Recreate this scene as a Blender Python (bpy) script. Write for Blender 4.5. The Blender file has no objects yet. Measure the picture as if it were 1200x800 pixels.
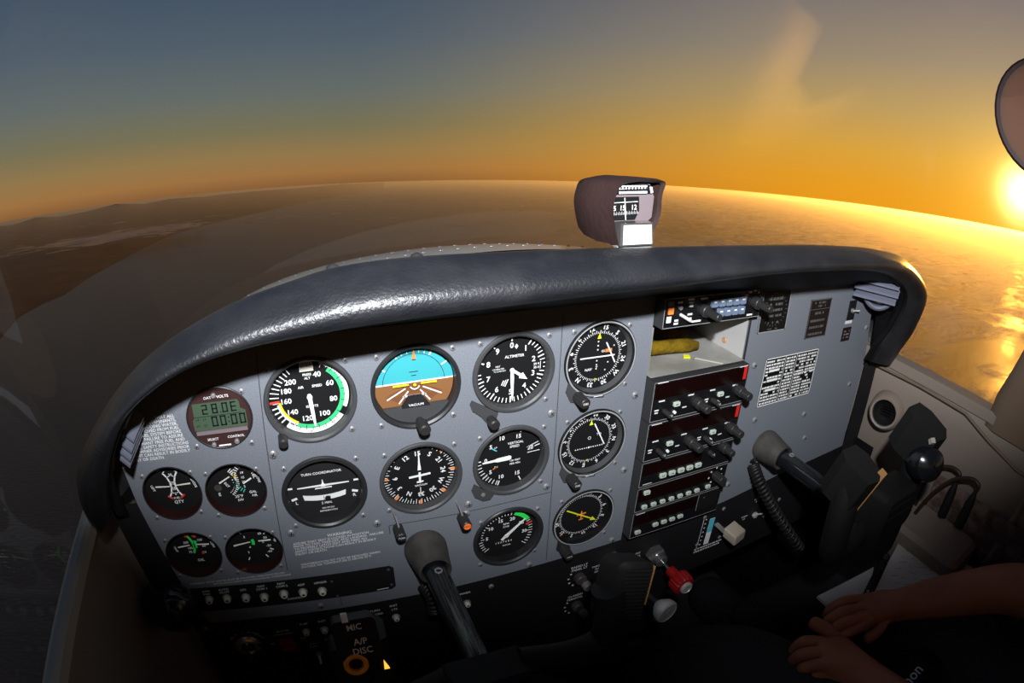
import bpy, math, random
from mathutils import Vector, Matrix, noise
random.seed(7)
C = bpy.context.scene.collection
SC = bpy.context.scene
I = 0.0254
PI = math.pi

def lin(r, g, b):
    def f(c):
        c /= 255.0
        return c / 12.92 if c <= .04045 else ((c + .055) / 1.055) ** 2.4
    return (f(r), f(g), f(b))

# ---------------------------------------------------------------- camera
# cabin frame: X to the right, Y to the nose, Z up; the instrument panel is the plane Y = 0
D = 0.45516
CAM = Vector((0, -D, 1.0))
WX = Vector((0.92420029, 0.11867839, -0.36300037))     # cabin axes seen in the camera's frame
WY = Vector((-0.38076257, 0.35989927, -0.8517584))
WZ = Vector((0.02955825, 0.92541232, 0.3778073))
FPX = 705.19
cd = bpy.data.cameras.new('camera')
cam = bpy.data.objects.new('camera', cd)
C.objects.link(cam)
cd.type = 'PANO'
for holder in (cd, getattr(cd, 'cycles', None)):
    if holder is None:
        continue
    try:
        holder.panorama_type = 'FISHEYE_EQUISOLID'
        holder.fisheye_lens = FPX / 1200 * 36
        holder.fisheye_fov = PI
    except Exception:
        pass
cd.sensor_width = 36
cd.sensor_fit = 'HORIZONTAL'
cd.clip_start = .01
cd.clip_end = 1e6
R = Matrix((WX, WY, WZ))                                # rows = cabin axes -> maps camera to cabin
m4 = R.to_4x4()
m4.translation = CAM
cam.matrix_world = m4
SC.camera = cam
SC.view_settings.view_transform = 'Standard'
SC.view_settings.look = 'None'
SC.view_settings.exposure = 0
SC.view_settings.gamma = 1
SC.view_settings.use_curve_mapping = False
try:
    SC.cycles.use_denoising = True
    SC.cycles.max_bounces = 6
    SC.cycles.transparent_max_bounces = 12
    SC.cycles.sample_clamp_indirect = 3
    SC.cycles.caustics_reflective = False
except Exception:
    pass

def ray(px, py):
    x, y = px - 600, 400 - py
    r = math.hypot(x, y)
    th = 2 * math.asin(r / 2 / FPX)
    s = math.sin(th) / max(r, 1e-9)
    d = Vector((x * s, y * s, -math.cos(th)))
    return R @ d
def onY(px, py, y=0):
    d = ray(px, py); return CAM + d * ((y - CAM.y) / d.y)
def onX(px, py, x):
    d = ray(px, py); return CAM + d * ((x - CAM.x) / d.x)
def onZ(px, py, z):
    d = ray(px, py); return CAM + d * ((z - CAM.z) / d.z)
def P(u, v, h=0):                                       # inches on the panel -> cabin metres
    return Vector((u * I, -h, 1 + v * I))

# ---------------------------------------------------------------- sky, sun, flash
UP = Vector((0.02656126, 0.11693611, 0.99278419)).normalized()
SUN = ray(1200, 226).normalized()
W = bpy.data.worlds.new('sky')
SC.world = W
W.use_nodes = True
nt = W.node_tree
nt.nodes.clear()
def N(tree, typ, **kw):
    n = tree.nodes.new(typ)
    for k, v in kw.items():
        if k.startswith('i_'):
            n.inputs[int(k[2:]) if k[2:].isdigit() else k[2:]].default_value = v
        else:
            setattr(n, k, v)
    return n
def ramp(tree, stops, interp='LINEAR'):
    n = tree.nodes.new('ShaderNodeValToRGB')
    n.color_ramp.interpolation = interp
    el = n.color_ramp.elements
    while len(el) < len(stops):
        el.new(.5)
    for e, (p, c) in zip(el, stops):
        e.position = p
        e.color = (*c, 1) if len(c) == 3 else c
    return n
def build_sky():
    L = nt.links.new
    tc = N(nt, 'ShaderNodeTexCoord')
    def dot(v):
        n = N(nt, 'ShaderNodeVectorMath', operation='DOT_PRODUCT')
        L(tc.outputs['Generated'], n.inputs[0]); n.inputs[1].default_value = v
        return n.outputs['Value']
    def mth(op, a, b=None):
        n = N(nt, 'ShaderNodeMath', operation=op)
        for i, q in enumerate((a, b)):
            if q is None: continue
            if isinstance(q, (int, float)): n.inputs[i].default_value = q
            else: L(q, n.inputs[i])
        return n.outputs[0]
    el = mth('DIVIDE', mth('ARCSINE', dot(UP)), math.radians(45))      # 0..1 over 45 degrees
    ang = mth('DEGREES', mth('ARCCOSINE', mth('MINIMUM', dot(SUN), .99999)))
    d45 = lambda e: max(0, min(1, e / 45))
    away = ramp(nt, [(d45(a), lin(*c)) for a, c in ((0, (142, 98, 58)), (1.2, (164, 118, 68)), (3, (152, 124, 78)), (5.5, (124, 118, 88)), (9, (104, 112, 108)), (14, (84, 98, 110)), (20, (68, 84, 102)), (36, (52, 68, 90)))])
    near = ramp(nt, [(d45(a), lin(*c)) for a, c in ((0, (240, 158, 28)), (2, (236, 160, 36)), (5, (222, 165, 62)), (9, (190, 158, 98)), (14, (155, 140, 118)), (20, (128, 120, 118)), (30, (100, 98, 108)), (45, (70, 74, 90)))])
    for r in (away, near): L(el, r.inputs[0])
    mr = N(nt, 'ShaderNodeMapRange', interpolation_type='SMOOTHSTEP')
    L(ang, mr.inputs['Value'])
    mr.inputs['From Min'].default_value = 66; mr.inputs['From Max'].default_value = 16
    mr.inputs['To Min'].default_value = 0; mr.inputs['To Max'].default_value = 1
    mix = N(nt, 'ShaderNodeMix', data_type='RGBA')
    L(mr.outputs[0], mix.inputs[0]); L(away.outputs[0], mix.inputs[6]); L(near.outputs[0], mix.inputs[7])
    def glow(width, power, amp, col):
        e = mth('EXPONENT', mth('MULTIPLY', mth('POWER', mth('DIVIDE', ang, width), power), -1))
        n = N(nt, 'ShaderNodeVectorMath', operation='SCALE')
        n.inputs[0].default_value = [c * amp for c in col]
        L(e, n.inputs['Scale'])
        return n.outputs[0]
    acc = mix.outputs[2]
    for g in (glow(1.9, 2, 5.0, (1, .78, .30)), glow(3.2, 1, 1.0, (1, .60, .10)), glow(9, 1, .22, (1, .5, .05))):
        a = N(nt, 'ShaderNodeVectorMath', operation='ADD')
        L(acc, a.inputs[0]); L(g, a.inputs[1]); acc = a.outputs[0]
    bg = N(nt, 'ShaderNodeBackground'); L(acc, bg.inputs[0]); bg.inputs[1].default_value = 1.0
    out = N(nt, 'ShaderNodeOutputWorld'); L(bg.outputs[0], out.inputs[0])
build_sky()

def light(name, typ, loc, energy, color, aim=None, **kw):
    l = bpy.data.lights.new(name, typ)
    l.energy = energy; l.color = color
    for k, v in kw.items(): setattr(l, k, v)
    o = bpy.data.objects.new(name, l); C.objects.link(o); o.location = loc
    if aim is not None:
        o.rotation_euler = Vector(aim).to_track_quat('-Z', 'Y').to_euler()
    return o
light('low_sun', 'SUN', (20, 6, 3), 6.0, (1, .45, .07), aim=-SUN, angle=math.radians(.6))
FLASH_AIM = ray(575, 322)
fl = light('camera_flash', 'SPOT', CAM + Vector((.01, -.03, .125)), 50, (.93, .96, 1.0), aim=FLASH_AIM,
      spot_size=math.radians(82), spot_blend=1.0, shadow_soft_size=.012)
fl.scale = (2.4, 1.0, 1.0)                             # a flash head is wider than it is high

# ---------------------------------------------------------------- materials
MATS = {}
def mat(name, col, rough=.5, metal=0, spec=.5, bump=None, noisecol=None, emit=None, emit_s=1.0, coat=0):
    m = bpy.data.materials.new(name); m.use_nodes = True
    t = m.node_tree; b = t.nodes['Principled BSDF']
    b.inputs['Base Color'].default_value = (*col, 1)
    b.inputs['Roughness'].default_value = rough
    b.inputs['Metallic'].default_value = metal
    b.inputs['Specular IOR Level'].default_value = spec
    b.inputs['Coat Weight'].default_value = coat
    if emit:
        b.inputs['Emission Color'].default_value = (*emit, 1); b.inputs['Emission Strength'].default_value = emit_s
    if bump or noisecol:
        tc = N(t, 'ShaderNodeTexCoord')
    if bump:                                            # (scale, strength, distance)
        nz = N(t, 'ShaderNodeTexNoise'); nz.inputs['Scale'].default_value = bump[0]; nz.inputs['Detail'].default_value = 4
        t.links.new(tc.outputs['Object'], nz.inputs['Vector'])
        bp = N(t, 'ShaderNodeBump'); bp.inputs['Strength'].default_value = bump[1]; bp.inputs['Distance'].default_value = bump[2]
        t.links.new(nz.outputs[0], bp.inputs['Height']); t.links.new(bp.outputs[0], b.inputs['Normal'])
    if noisecol:                                        # (scale, second colour, lo, hi)
        nz = N(t, 'ShaderNodeTexNoise'); nz.inputs['Scale'].default_value = noisecol[0]; nz.inputs['Detail'].default_value = 6
        t.links.new(tc.outputs['Object'], nz.inputs['Vector'])
        rp = ramp(t, [(noisecol[2], col), (noisecol[3], noisecol[1])])
        t.links.new(nz.outputs[0], rp.inputs[0]); t.links.new(rp.outputs[0], b.inputs['Base Color'])
    MATS[name] = m
    return m
mat('panel_grey', (.150, .163, .188), .55, spec=.35, bump=(1400, .12, .0004), noisecol=(900, (.196, .210, .236), .4, .66))
mat('panel_black', (.010, .010, .011), .6, spec=.25)
mat('black_plastic', (.013, .013, .014), .42, spec=.4)
mat('knob_black', (.022, .021, .021), .45, spec=.4)
mat('radio_black', (.006, .006, .007), .38, spec=.4)
mat('radio_side', (.03, .029, .03), .5, spec=.4)
mat('bezel_black', (.020, .020, .021), .42, spec=.5)
mat('bezel_charcoal', (.05, .05, .052), .5, spec=.45)
mat('dial_black', (.008, .008, .0085), .7, spec=.15)
mat('dial_charcoal', (.016, .016, .017), .7, spec=.15)
mat('copper_wall', (.25, .085, .075), .22, metal=.9)
mat('white_paint', (.84, .84, .82), .6, spec=.2)
mat('cream_paint', (.75, .72, .62), .6, spec=.2)
mat('grey_paint', (.30, .30, .30), .6, spec=.2)
mat('lettering', (.72, .72, .72), .6, spec=.2)
mat('green_paint', (.05, .52, .2), .6, spec=.2)
mat('lime_paint', (.03, .75, .10), .6, spec=.2)
mat('teal_paint', (.05, .55, .40), .6, spec=.2)
mat('yellow_paint', (.85, .62, .02), .6, spec=.2)
mat('lime_yellow', (.75, .80, .02), .6, spec=.2)
mat('orange_paint', (.85, .22, .04), .6, spec=.2)
mat('red_paint', (.70, .05, .03), .6, spec=.2)
mat('sky_cyan', (.045, .35, .39), .55, spec=.2)
mat('earth_brown', (.22, .096, .036), .6, spec=.2)
mat('earth_dark', (.17, .065, .025), .6, spec=.2)
mat('screw_steel', (.27, .27, .28), .42, metal=.35)
mat('alu', (.60, .59, .57), .38, metal=.35, bump=(60, .15, .001))
mat('alu_dull', (.42, .41, .38), .45, metal=.2, noisecol=(18, (.26, .25, .22), .4, .65))
mat('nut_steel', (.55, .55, .54), .25, metal=.9)
mat('collar_grey', (.085, .078, .068), .5, metal=.3, noisecol=(60, (.055, .050, .044), .4, .65))
mat('shaft_black', (.008, .009, .011), .16, spec=.6)
mat('glare_vinyl', (.011, .0115, .014), .38, spec=.5, bump=(420, .34, .0018), noisecol=(26, (.022, .0225, .025), .45, .75))
mat('glare_under', (.004, .004, .0045), .6, spec=.2)
mat('lcd_green', (.055, .09, .055), .4, spec=.3)
mat('lcd_ink', (.008, .012, .010), .6, spec=.1)
mat('clock_brown', (.045, .019, .018), .42, spec=.35)
mat('red_glass', (.007, .0016, .0014), .25, spec=.5)
mat('red_lens', (.65, .02, .015), .3, spec=.5)
mat('amber_lens', (.85, .16, .03), .25, spec=.5, emit=(1, .2, .03), emit_s=.25)
mat('key_white', (.55, .62, .53), .5, spec=.3)
mat('key_blue', (.14, .18, .26), .45, spec=.3)
mat('red_knob', (.33, .008, .008), .4, spec=.4)
mat('beige_knob', (.42, .36, .28), .5, spec=.3)
mat('cyan_paint', (.1, .55, .7), .6, spec=.2)
mat('trim_beige', (.235, .19, .155), .55, spec=.35, bump=(300, .1, .001))
mat('trim_strip', (.36, .34, .29), .45, spec=.4)
mat('pillar_brown', (.17, .118, .080), .6, spec=.3)
mat('hood_leather', (.034, .018, .016), .6, spec=.25, bump=(220, .3, .002), noisecol=(25, (.024, .012, .011), .4, .7))
mat('compass_case', (.19, .15, .16), .5, spec=.4)
mat('card_white', (.80, .80, .80), .55, spec=.2, bump=(120, .25, .001))
mat('yellow_web', (.17, .105, .006), .85, spec=.1, bump=(300, .6, .003), noisecol=(80, (.10, .06, .004), .4, .6))
mat('cowl_paint', (.55, .53, .49), .35, spec=.5)
mat('carpet', (.10, .065, .058), .95, spec=.05, bump=(160, .8, .004), noisecol=(45, (.20, .14, .12), .42, .6))
mat('rubber', (.012, .011, .011), .5, spec=.35)
mat('cable_brown', (.030, .015, .010), .5, spec=.3)
mat('vent_blue', (.15, .16, .21), .3, spec=.5)
mat('vent_rim', (.13, .14, .19), .35, spec=.5)
mat('skin', (.46, .17, .085), .5, spec=.4, noisecol=(14, (.37, .12, .06), .4, .65))
mat('denim_dark', (.045, .043, .045), .85, spec=.1, bump=(250, .5, .002))
mat('cloth_grey', (.16, .16, .165), .9, spec=.1, bump=(250, .5, .002))
mat('cloth_dark', (.02, .02, .024), .9, spec=.1)
mat('hair_dark', (.015, .010, .008), .6, spec=.3)
mat('paper', (.62, .60, .58), .7, spec=.1)
mat('ink', (.05, .05, .06), .8, spec=.05)
mat('clear_plastic', (.35, .34, .36), .15, spec=.7)
mat('headliner', (.12, .11, .10), .9, spec=.1)
mat('floor_carpet', (.03, .028, .026), .95, spec=.05)
mat('faint_lettering', (.10, .095, .09), .6, spec=.2)
mat('grip_black', (.010, .010, .010), .6, spec=.2)
def smoked(name, col):
    m = bpy.data.materials.new(name); m.use_nodes = True; MATS[name] = m
    t = m.node_tree; t.nodes.clear()
    d = N(t, 'ShaderNodeBsdfDiffuse'); d.inputs[0].default_value = (*col, 1)
    r = N(t, 'ShaderNodeBsdfTranslucent'); r.inputs[0].default_value = (*col, 1)
    x = N(t, 'ShaderNodeMixShader'); x.inputs[0].default_value = .6
    o = N(t, 'ShaderNodeOutputMaterial'); t.links.new(d.outputs[0], x.inputs[1]); t.links.new(r.outputs[0], x.inputs[2]); t.links.new(x.outputs[0], o.inputs[0])
smoked('visor_brown', (.30, .20, .15))
mat('visor_edge', (.03, .012, .014), .5, spec=.3)
mat('placard_black', (.006, .0055, .005), .45, spec=.35)
mat('placard_brown', (.014, .009, .008), .5, spec=.3)
mat('amber_glow', (.9, .35, .03), .3, spec=.5)
mat('amber_glint', (.8, .4, .05), .3, spec=.4, emit=(1, .5, .05), emit_s=1.4)  # glowing amber for the glint on the yoke grip
mat('tan_and_sunlit_edge', (.45, .23, .08), .3, spec=.5)  # tan of the grommet, also the sunlit edges painted on the yokes

# ---------------------------------------------------------------- geometry builder
_tx = {}
def glyphs(s, bold):
    k = (s, bold)
    if k not in _tx:
        cu = bpy.data.curves.new('t', 'FONT'); cu.body = s; cu.size = 1; cu.resolution_u = 2
        cu.offset = bold; cu.align_x = 'CENTER'; cu.align_y = 'CENTER'
        o = bpy.data.objects.new('t', cu); C.objects.link(o)
        me = bpy.data.meshes.new_from_object(o.evaluated_get(bpy.context.evaluated_depsgraph_get()))
        _tx[k] = ([v.co.copy() for v in me.vertices], [tuple(p.vertices) for p in me.polygons])
        bpy.data.objects.remove(o); bpy.data.curves.remove(cu); bpy.data.meshes.remove(me)
    return _tx[k]

class MB:
    """collects faces; build() links them as ONE mesh object. Coordinates pass through a frame (o, ex, ey, ez); the default
    frame is the panel's: u to the right, v up, h out of the panel towards the pilot."""
    def __init__(s, unit=1.0):
        s.v, s.f, s.m, s.mats = [], [], [], []
        s.unit = unit
        s.frame()
    def frame(s, o=(0, 0, 0), ex=(1, 0, 0), ey=(0, 0, 1), ez=(0, -1, 0)):
        s.o, s.ex, s.ey, s.ez = Vector(o), Vector(ex).normalized(), Vector(ey).normalized(), Vector(ez).normalized()
        return s
    def axis(s, o, ez, up=(0, 0, 1)):
        ez = Vector(ez).normalized(); u = Vector(up)
        if abs(ez.dot(u)) > .98: u = Vector((0, 1, 0))
        ex = u.cross(ez).normalized()
        return s.frame(o, ex, ez.cross(ex), ez)
    def mi(s, name):
        if name not in s.mats: s.mats.append(name)
        return s.mats.index(name)
    def add(s, pts, faces, mt):
        b = len(s.v)
        for p in pts: s.v.append(s.o + s.ex * p[0] + s.ey * p[1] + s.ez * p[2])
        i = s.mi(mt)
        for f in faces: s.f.append([b + q for q in f]); s.m.append(i)
    def raw(s, pts, faces, mt):
        b = len(s.v); s.v += [Vector(p) for p in pts]; i = s.mi(mt)
        for f in faces: s.f.append([b + q for q in f]); s.m.append(i)
    def lathe(s, prof, mt, cx=0, cy=0, seg=40, flute=None, sx=1, sy=1):
        pts, fs = [], []
        for r, h in prof:
            for k in range(seg):
                a = 2 * PI * k / seg
                rr = r * (1 - flute[1] * (k % 2)) if flute and r > flute[0] else r
                pts.append((cx + rr * math.cos(a) * sx, cy + rr * math.sin(a) * sy, h))
        for j in range(len(prof) - 1):
            for k in range(seg):
                k2 = (k + 1) % seg
                fs.append((j * seg + k, j * seg + k2, (j + 1) * seg + k2, (j + 1) * seg + k))
        if prof[-1][0] > 1e-6 and prof[0][1] != prof[-1][1] or len(prof) == 1:
            pass
        s.add(pts, fs, mt)
    def disc(s, r, h, mt, cx=0, cy=0, seg=40, sx=1, sy=1):
        s.add([(cx + r * sx * math.cos(2 * PI * k / seg), cy + r * sy * math.sin(2 * PI * k / seg), h) for k in range(seg)], [tuple(range(seg))], mt)
    def cyl(s, r, h0, h1, mt, cx=0, cy=0, seg=24, bev=0, flute=None, r1=None):
        r1 = r if r1 is None else r1
        pr = [(r, h0), (r1, h1 - bev), (r1 - bev, h1)] if bev else [(r, h0), (r1, h1)]
        s.lathe(pr, mt, cx, cy, seg, flute)
        s.disc(r1 - bev, h1, mt, cx, cy, seg)
    def poly(s, pts, h, mt):
        s.add([(x, y, h) for x, y in pts], [tuple(range(len(pts)))], mt)
    def prism(s, pts, h0, h1, mt):
        n = len(pts)
        s.add([(x, y, h0) for x, y in pts] + [(x, y, h1) for x, y in pts],
              [tuple(range(n))[::-1], tuple(range(n, 2 * n))] + [(k, (k + 1) % n, n + (k + 1) % n, n + k) for k in range(n)], mt)
    def box(s, x0, x1, y0, y1, h0, h1, mt, bev=0):
        if bev:
            s.bevbox(x0, x1, y0, y1, h0, h1, mt, bev); return
        s.prism([(x0, y0), (x1, y0), (x1, y1), (x0, y1)], h0, h1, mt)
    def bevbox(s, x0, x1, y0, y1, h0, h1, mt, b):
        o = rr(x0, y0, x1, y1, b * 1.2, 3); i = rr(x0 + b * .7, y0 + b * .7, x1 - b * .7, y1 - b * .7, b, 3)
        n = len(o)
        s.add([(x, y, h0) for x, y in o] + [(x, y, h1 - b * .7) for x, y in o] + [(x, y, h1) for x, y in i],
              [tuple(range(n))[::-1], tuple(range(2 * n, 3 * n))] + [(j * n + k, j * n + (k + 1) % n, (j + 1) * n + (k + 1) % n, (j + 1) * n + k) for j in (0, 1) for k in range(n)], mt)
    def rect(s, x0, y0, x1, y1, h, mt):
        s.poly([(x0, y0), (x1, y0), (x1, y1), (x0, y1)], h, mt)
    def arc(s, r0, r1, a0, a1, h, mt, cx=0, cy=0):
        n = max(2, int(abs(a1 - a0) / 4) + 1); pts = []
        for k in range(n + 1):
            a = math.radians(a0 + (a1 - a0) * k / n); pts += [(cx + r0 * math.sin(a), cy + r0 * math.cos(a), h), (cx + r1 * math.sin(a), cy + r1 * math.cos(a), h)]
        s.add(pts, [(2 * k, 2 * k + 1, 2 * k + 3, 2 * k + 2) for k in range(n)], mt)
    def tick(s, a, r0, r1, w, h, mt, cx=0, cy=0, w1=None):
        a = math.radians(a); d = (math.sin(a), math.cos(a)); n = (d[1], -d[0]); w1 = w if w1 is None else w1
        s.poly([(cx + d[0] * r0 + n[0] * w / 2, cy + d[1] * r0 + n[1] * w / 2), (cx + d[0] * r1 + n[0] * w1 / 2, cy + d[1] * r1 + n[1] * w1 / 2),
                (cx + d[0] * r1 - n[0] * w1 / 2, cy + d[1] * r1 - n[1] * w1 / 2), (cx + d[0] * r0 - n[0] * w / 2, cy + d[1] * r0 - n[1] * w / 2)], h, mt)
    def hand(s, a, pts, h0, h1, mt, cx=0, cy=0):          # outline in (across, along), turned to clock angle a
        a = math.radians(a); d = (math.sin(a), math.cos(a)); n = (d[1], -d[0])
        s.prism([(cx + n[0] * x + d[0] * y, cy + n[1] * x + d[1] * y) for x, y in pts], h0, h1, mt)
    def text(s, t, x, y, size, h, mt, rot=0, al='C', bold=.012, wide=1.0):
        v, f = glyphs(t, bold)
        if not v: return
        x0, x1 = min(p.x for p in v), max(p.x for p in v); sh = {'C': 0, 'L': -x0, 'R': -x1}[al]
        a = math.radians(-rot); ca, sa = math.cos(a), math.sin(a)
        s.add([(x + ((p.x + sh) * wide * ca - p.y * sa) * size, y + ((p.x + sh) * wide * sa + p.y * ca) * size, h) for p in v], f, mt)
    def tube(s, pts, r, mt, seg=10, cap=True):
        pts = [Vector(p) for p in pts]; n = len(pts); rs = r if isinstance(r, (list, tuple)) else [r] * n
        prev = None; vs, fs = [], []
        for k, p in enumerate(pts):
            t = (pts[min(k + 1, n - 1)] - pts[max(k - 1, 0)]).normalized()
            if prev is None:
                u = Vector((0, 0, 1)) if abs(t.z) < .9 else Vector((1, 0, 0)); a = t.cross(u).normalized()
            else: a = (prev - t * prev.dot(t)).normalized()
            prev = a; b = t.cross(a)
            for q in range(seg):
                w = 2 * PI * q / seg; vs.append(p + (a * math.cos(w) + b * math.sin(w)) * rs[k])
        for k in range(n - 1):
            for q in range(seg):
                fs.append((k * seg + q, k * seg + (q + 1) % seg, (k + 1) * seg + (q + 1) % seg, (k + 1) * seg + q))
        if cap: fs += [tuple(range(seg))[::-1], tuple(range((n - 1) * seg, n * seg))]
        s.raw(vs, fs, mt)
    def build(s, name, parent=None, smooth=35, loc=None):
        me = bpy.data.meshes.new(name)
        off = Vector(loc) if loc is not None else Vector((0, 0, 0))
        me.from_pydata([v * s.unit - off for v in s.v], [], s.f)
        for k in s.mats: me.materials.append(MATS[k])
        me.polygons.foreach_set('material_index', s.m)
        if smooth:
            me.polygons.foreach_set('use_smooth', [True] * len(me.polygons))
            try: me.set_sharp_from_angle(angle=math.radians(smooth))
            except Exception: pass
        me.update()
        o = bpy.data.objects.new(name, me); C.objects.link(o)
        if parent: o.parent = parent
        if loc is not None: o.location = loc
        return o

def rr(x0, y0, x1, y1, r, n=4):                           # rounded rectangle outline
    pts = []
    for cx, cy, a0 in ((x1 - r, y1 - r, 0), (x0 + r, y1 - r, 90), (x0 + r, y0 + r, 180), (x1 - r, y0 + r, 270)):
        for k in range(n + 1):
            a = math.radians(a0 + 90 * k / n); pts.append((cx + r * math.cos(a), cy + r * math.sin(a)))
    return pts
def tag(o, label=None, cat=None, group=None, kind=None):
    if label: o['label'] = label
    if cat: o['category'] = cat
    if group: o['group'] = group
    if kind: o['kind'] = kind
    return o
def thing(name, loc, label, cat, group=None):
    o = bpy.data.objects.new(name, None); C.objects.link(o); o.location = loc; o.empty_display_size = .02
    return tag(o, label, cat, group)
def spline(pts, n):                                       # Catmull-Rom through the points
    pts = [Vector(p) for p in pts]; out = []
    for k in range(len(pts) - 1):
        p0, p1, p2, p3 = pts[max(k - 1, 0)], pts[k], pts[k + 1], pts[min(k + 2, len(pts) - 1)]
        for j in range(n):
            t = j / n
            out.append(.5 * ((2 * p1) + (p2 - p0) * t + (2 * p0 - 5 * p1 + 4 * p2 - p3) * t * t + (3 * p1 - p0 - 3 * p2 + p3) * t ** 3))
    return out + [pts[-1]]

# ---------------------------------------------------------------- outside: sea, land, clouds, cowling
SEA_H = 80.0
HAZE = .00027
E1 = Vector((1, 0, 0)); E1 = (E1 - UP * E1.dot(UP)).normalized(); E2 = UP.cross(E1)
SEA0 = CAM - UP * SEA_H
def onsea(px, py, h=0):
    d = ray(px, py); t = (-(SEA_H - h)) / d.dot(UP)
    return CAM + d * t if t > 0 else None
def make_sea():
    m = bpy.data.materials.new('sea_water'); m.use_nodes = True; MATS['sea_water'] = m
    t = m.node_tree; b = t.nodes['Principled BSDF']
    b.inputs['Base Color'].default_value = (*lin(30, 27, 24), 1); b.inputs['Roughness'].default_value = .42
    b.inputs['Specular IOR Level'].default_value = .5
    tc = N(t, 'ShaderNodeTexCoord'); mp = N(t, 'ShaderNodeMapping'); mp.inputs['Scale'].default_value = (.35, 1.1, 1); mp.inputs['Rotation'].default_value = (0, 0, math.radians(25))
    nz = N(t, 'ShaderNodeTexNoise'); nz.inputs['Scale'].default_value = .9; nz.inputs['Detail'].default_value = 3
    t.links.new(tc.outputs['Object'], mp.inputs[0]); t.links.new(mp.outputs[0], nz.inputs['Vector'])
    bp = N(t, 'ShaderNodeBump'); bp.inputs['Strength'].default_value = .5; bp.inputs['Distance'].default_value = .35
    t.links.new(nz.outputs[0], bp.inputs['Height']); t.links.new(bp.outputs[0], b.inputs['Normal'])
    mb = MB(); mb.frame((0, 0, 0), E1, E2, UP)
    rs = [5, 40, 160, 600, 2500, 9000, 30000]; seg = 64
    pts = [(r * math.cos(2 * PI * k / seg), r * math.sin(2 * PI * k / seg), 0) for r in rs for k in range(seg)]
    fs = [tuple(range(seg))] + [(j * seg + k, j * seg + (k + 1) % seg, (j + 1) * seg + (k + 1) % seg, (j + 1) * seg + k) for j in range(len(rs) - 1) for k in range(seg)]
    mb.add(pts, fs, 'sea_water')
    o = mb.build('sea', loc=None, smooth=0); o.location = SEA0; tag(o, kind='structure')
make_sea()
mat('land_earth', lin(58, 38, 30), .95, spec=.05, noisecol=(.02, lin(84, 58, 44), .4, .65))
def cloud_mat():
    m = bpy.data.materials.new('cloud_white'); m.use_nodes = True; MATS['cloud_white'] = m
    t = m.node_tree; t.nodes.clear(); L = t.links.new
    tc = N(t, 'ShaderNodeTexCoord')
    mp = N(t, 'ShaderNodeMapping'); mp.inputs['Scale'].default_value = (.55, 1, 1); mp.inputs['Rotation'].default_value = (0, 0, math.radians(-30)); L(tc.outputs['Object'], mp.inputs[0])
    nz = N(t, 'ShaderNodeTexNoise'); nz.inputs['Scale'].default_value = .030; nz.inputs['Detail'].default_value = 7; nz.inputs['Roughness'].default_value = .58; nz.inputs['Distortion'].default_value = .6; L(mp.outputs[0], nz.inputs['Vector'])
    at = N(t, 'ShaderNodeAttribute', attribute_name='cover')
    ad = N(t, 'ShaderNodeMath', operation='ADD'); L(nz.outputs[0], ad.inputs[0]); L(at.outputs['Fac'], ad.inputs[1])
    mr = N(t, 'ShaderNodeMapRange', interpolation_type='SMOOTHSTEP'); L(ad.outputs[0], mr.inputs['Value'])
    for k, v in (('From Min', .52), ('From Max', .70), ('To Min', 0), ('To Max', .9)): mr.inputs[k].default_value = v
    bp = N(t, 'ShaderNodeBump'); bp.inputs['Strength'].default_value = 1; bp.inputs['Distance'].default_value = 26; L(nz.outputs[0], bp.inputs['Height'])
    d = N(t, 'ShaderNodeBsdfDiffuse'); d.inputs[0].default_value = (.78, .74, .70, 1); L(bp.outputs[0], d.inputs['Normal'])
    r = N(t, 'ShaderNodeBsdfTranslucent'); r.inputs[0].default_value = (.78, .74, .70, 1); L(bp.outputs[0], r.inputs['Normal'])
    x = N(t, 'ShaderNodeMixShader'); x.inputs[0].default_value = .4
    tr = N(t, 'ShaderNodeBsdfTransparent'); y = N(t, 'ShaderNodeMixShader')
    o = N(t, 'ShaderNodeOutputMaterial'); L(d.outputs[0], x.inputs[1]); L(r.outputs[0], x.inputs[2]); L(mr.outputs[0], y.inputs[0]); L(tr.outputs[0], y.inputs[1]); L(x.outputs[0], y.inputs[2]); L(y.outputs[0], o.inputs[0])
cloud_mat()
def make_land():
    shore = [(-25, 420), (0, 398), (22, 372), (50, 356), (75, 346), (105, 325), (140, 306), (170, 290), (200, 276), (240, 264), (300, 250), (345, 240), (400, 229), (450, 222)]
    near = [onsea(*p) for p in shore]
    mb = MB(); pts, fs = [], []; n = len(near)
    for k, p in enumerate(near):
        d = (p - SEA0); d.normalize()
        base = p
        for j, s in enumerate((0, 6, 40, 200, 900, 4000, 9000)):
            z = (0, .05, .5)[j] if j < 3 else (1.5 + 2.5 * noise.noise((base + d * s) * .01) if j < 4 else (8 if j == 4 else (55 + 45 * noise.noise(Vector((k * .9, 3, j))) if j == 5 else 20)))
            pts.append(base + d * s + UP * (z + .2))
    for k in range(n - 1):
        for j in range(6): fs.append((k * 7 + j, k * 7 + j + 1, (k + 1) * 7 + j + 1, (k + 1) * 7 + j))
    mb.raw(pts, fs, 'land_earth'); tag(mb.build('land', smooth=60), kind='structure')
make_land()
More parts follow.
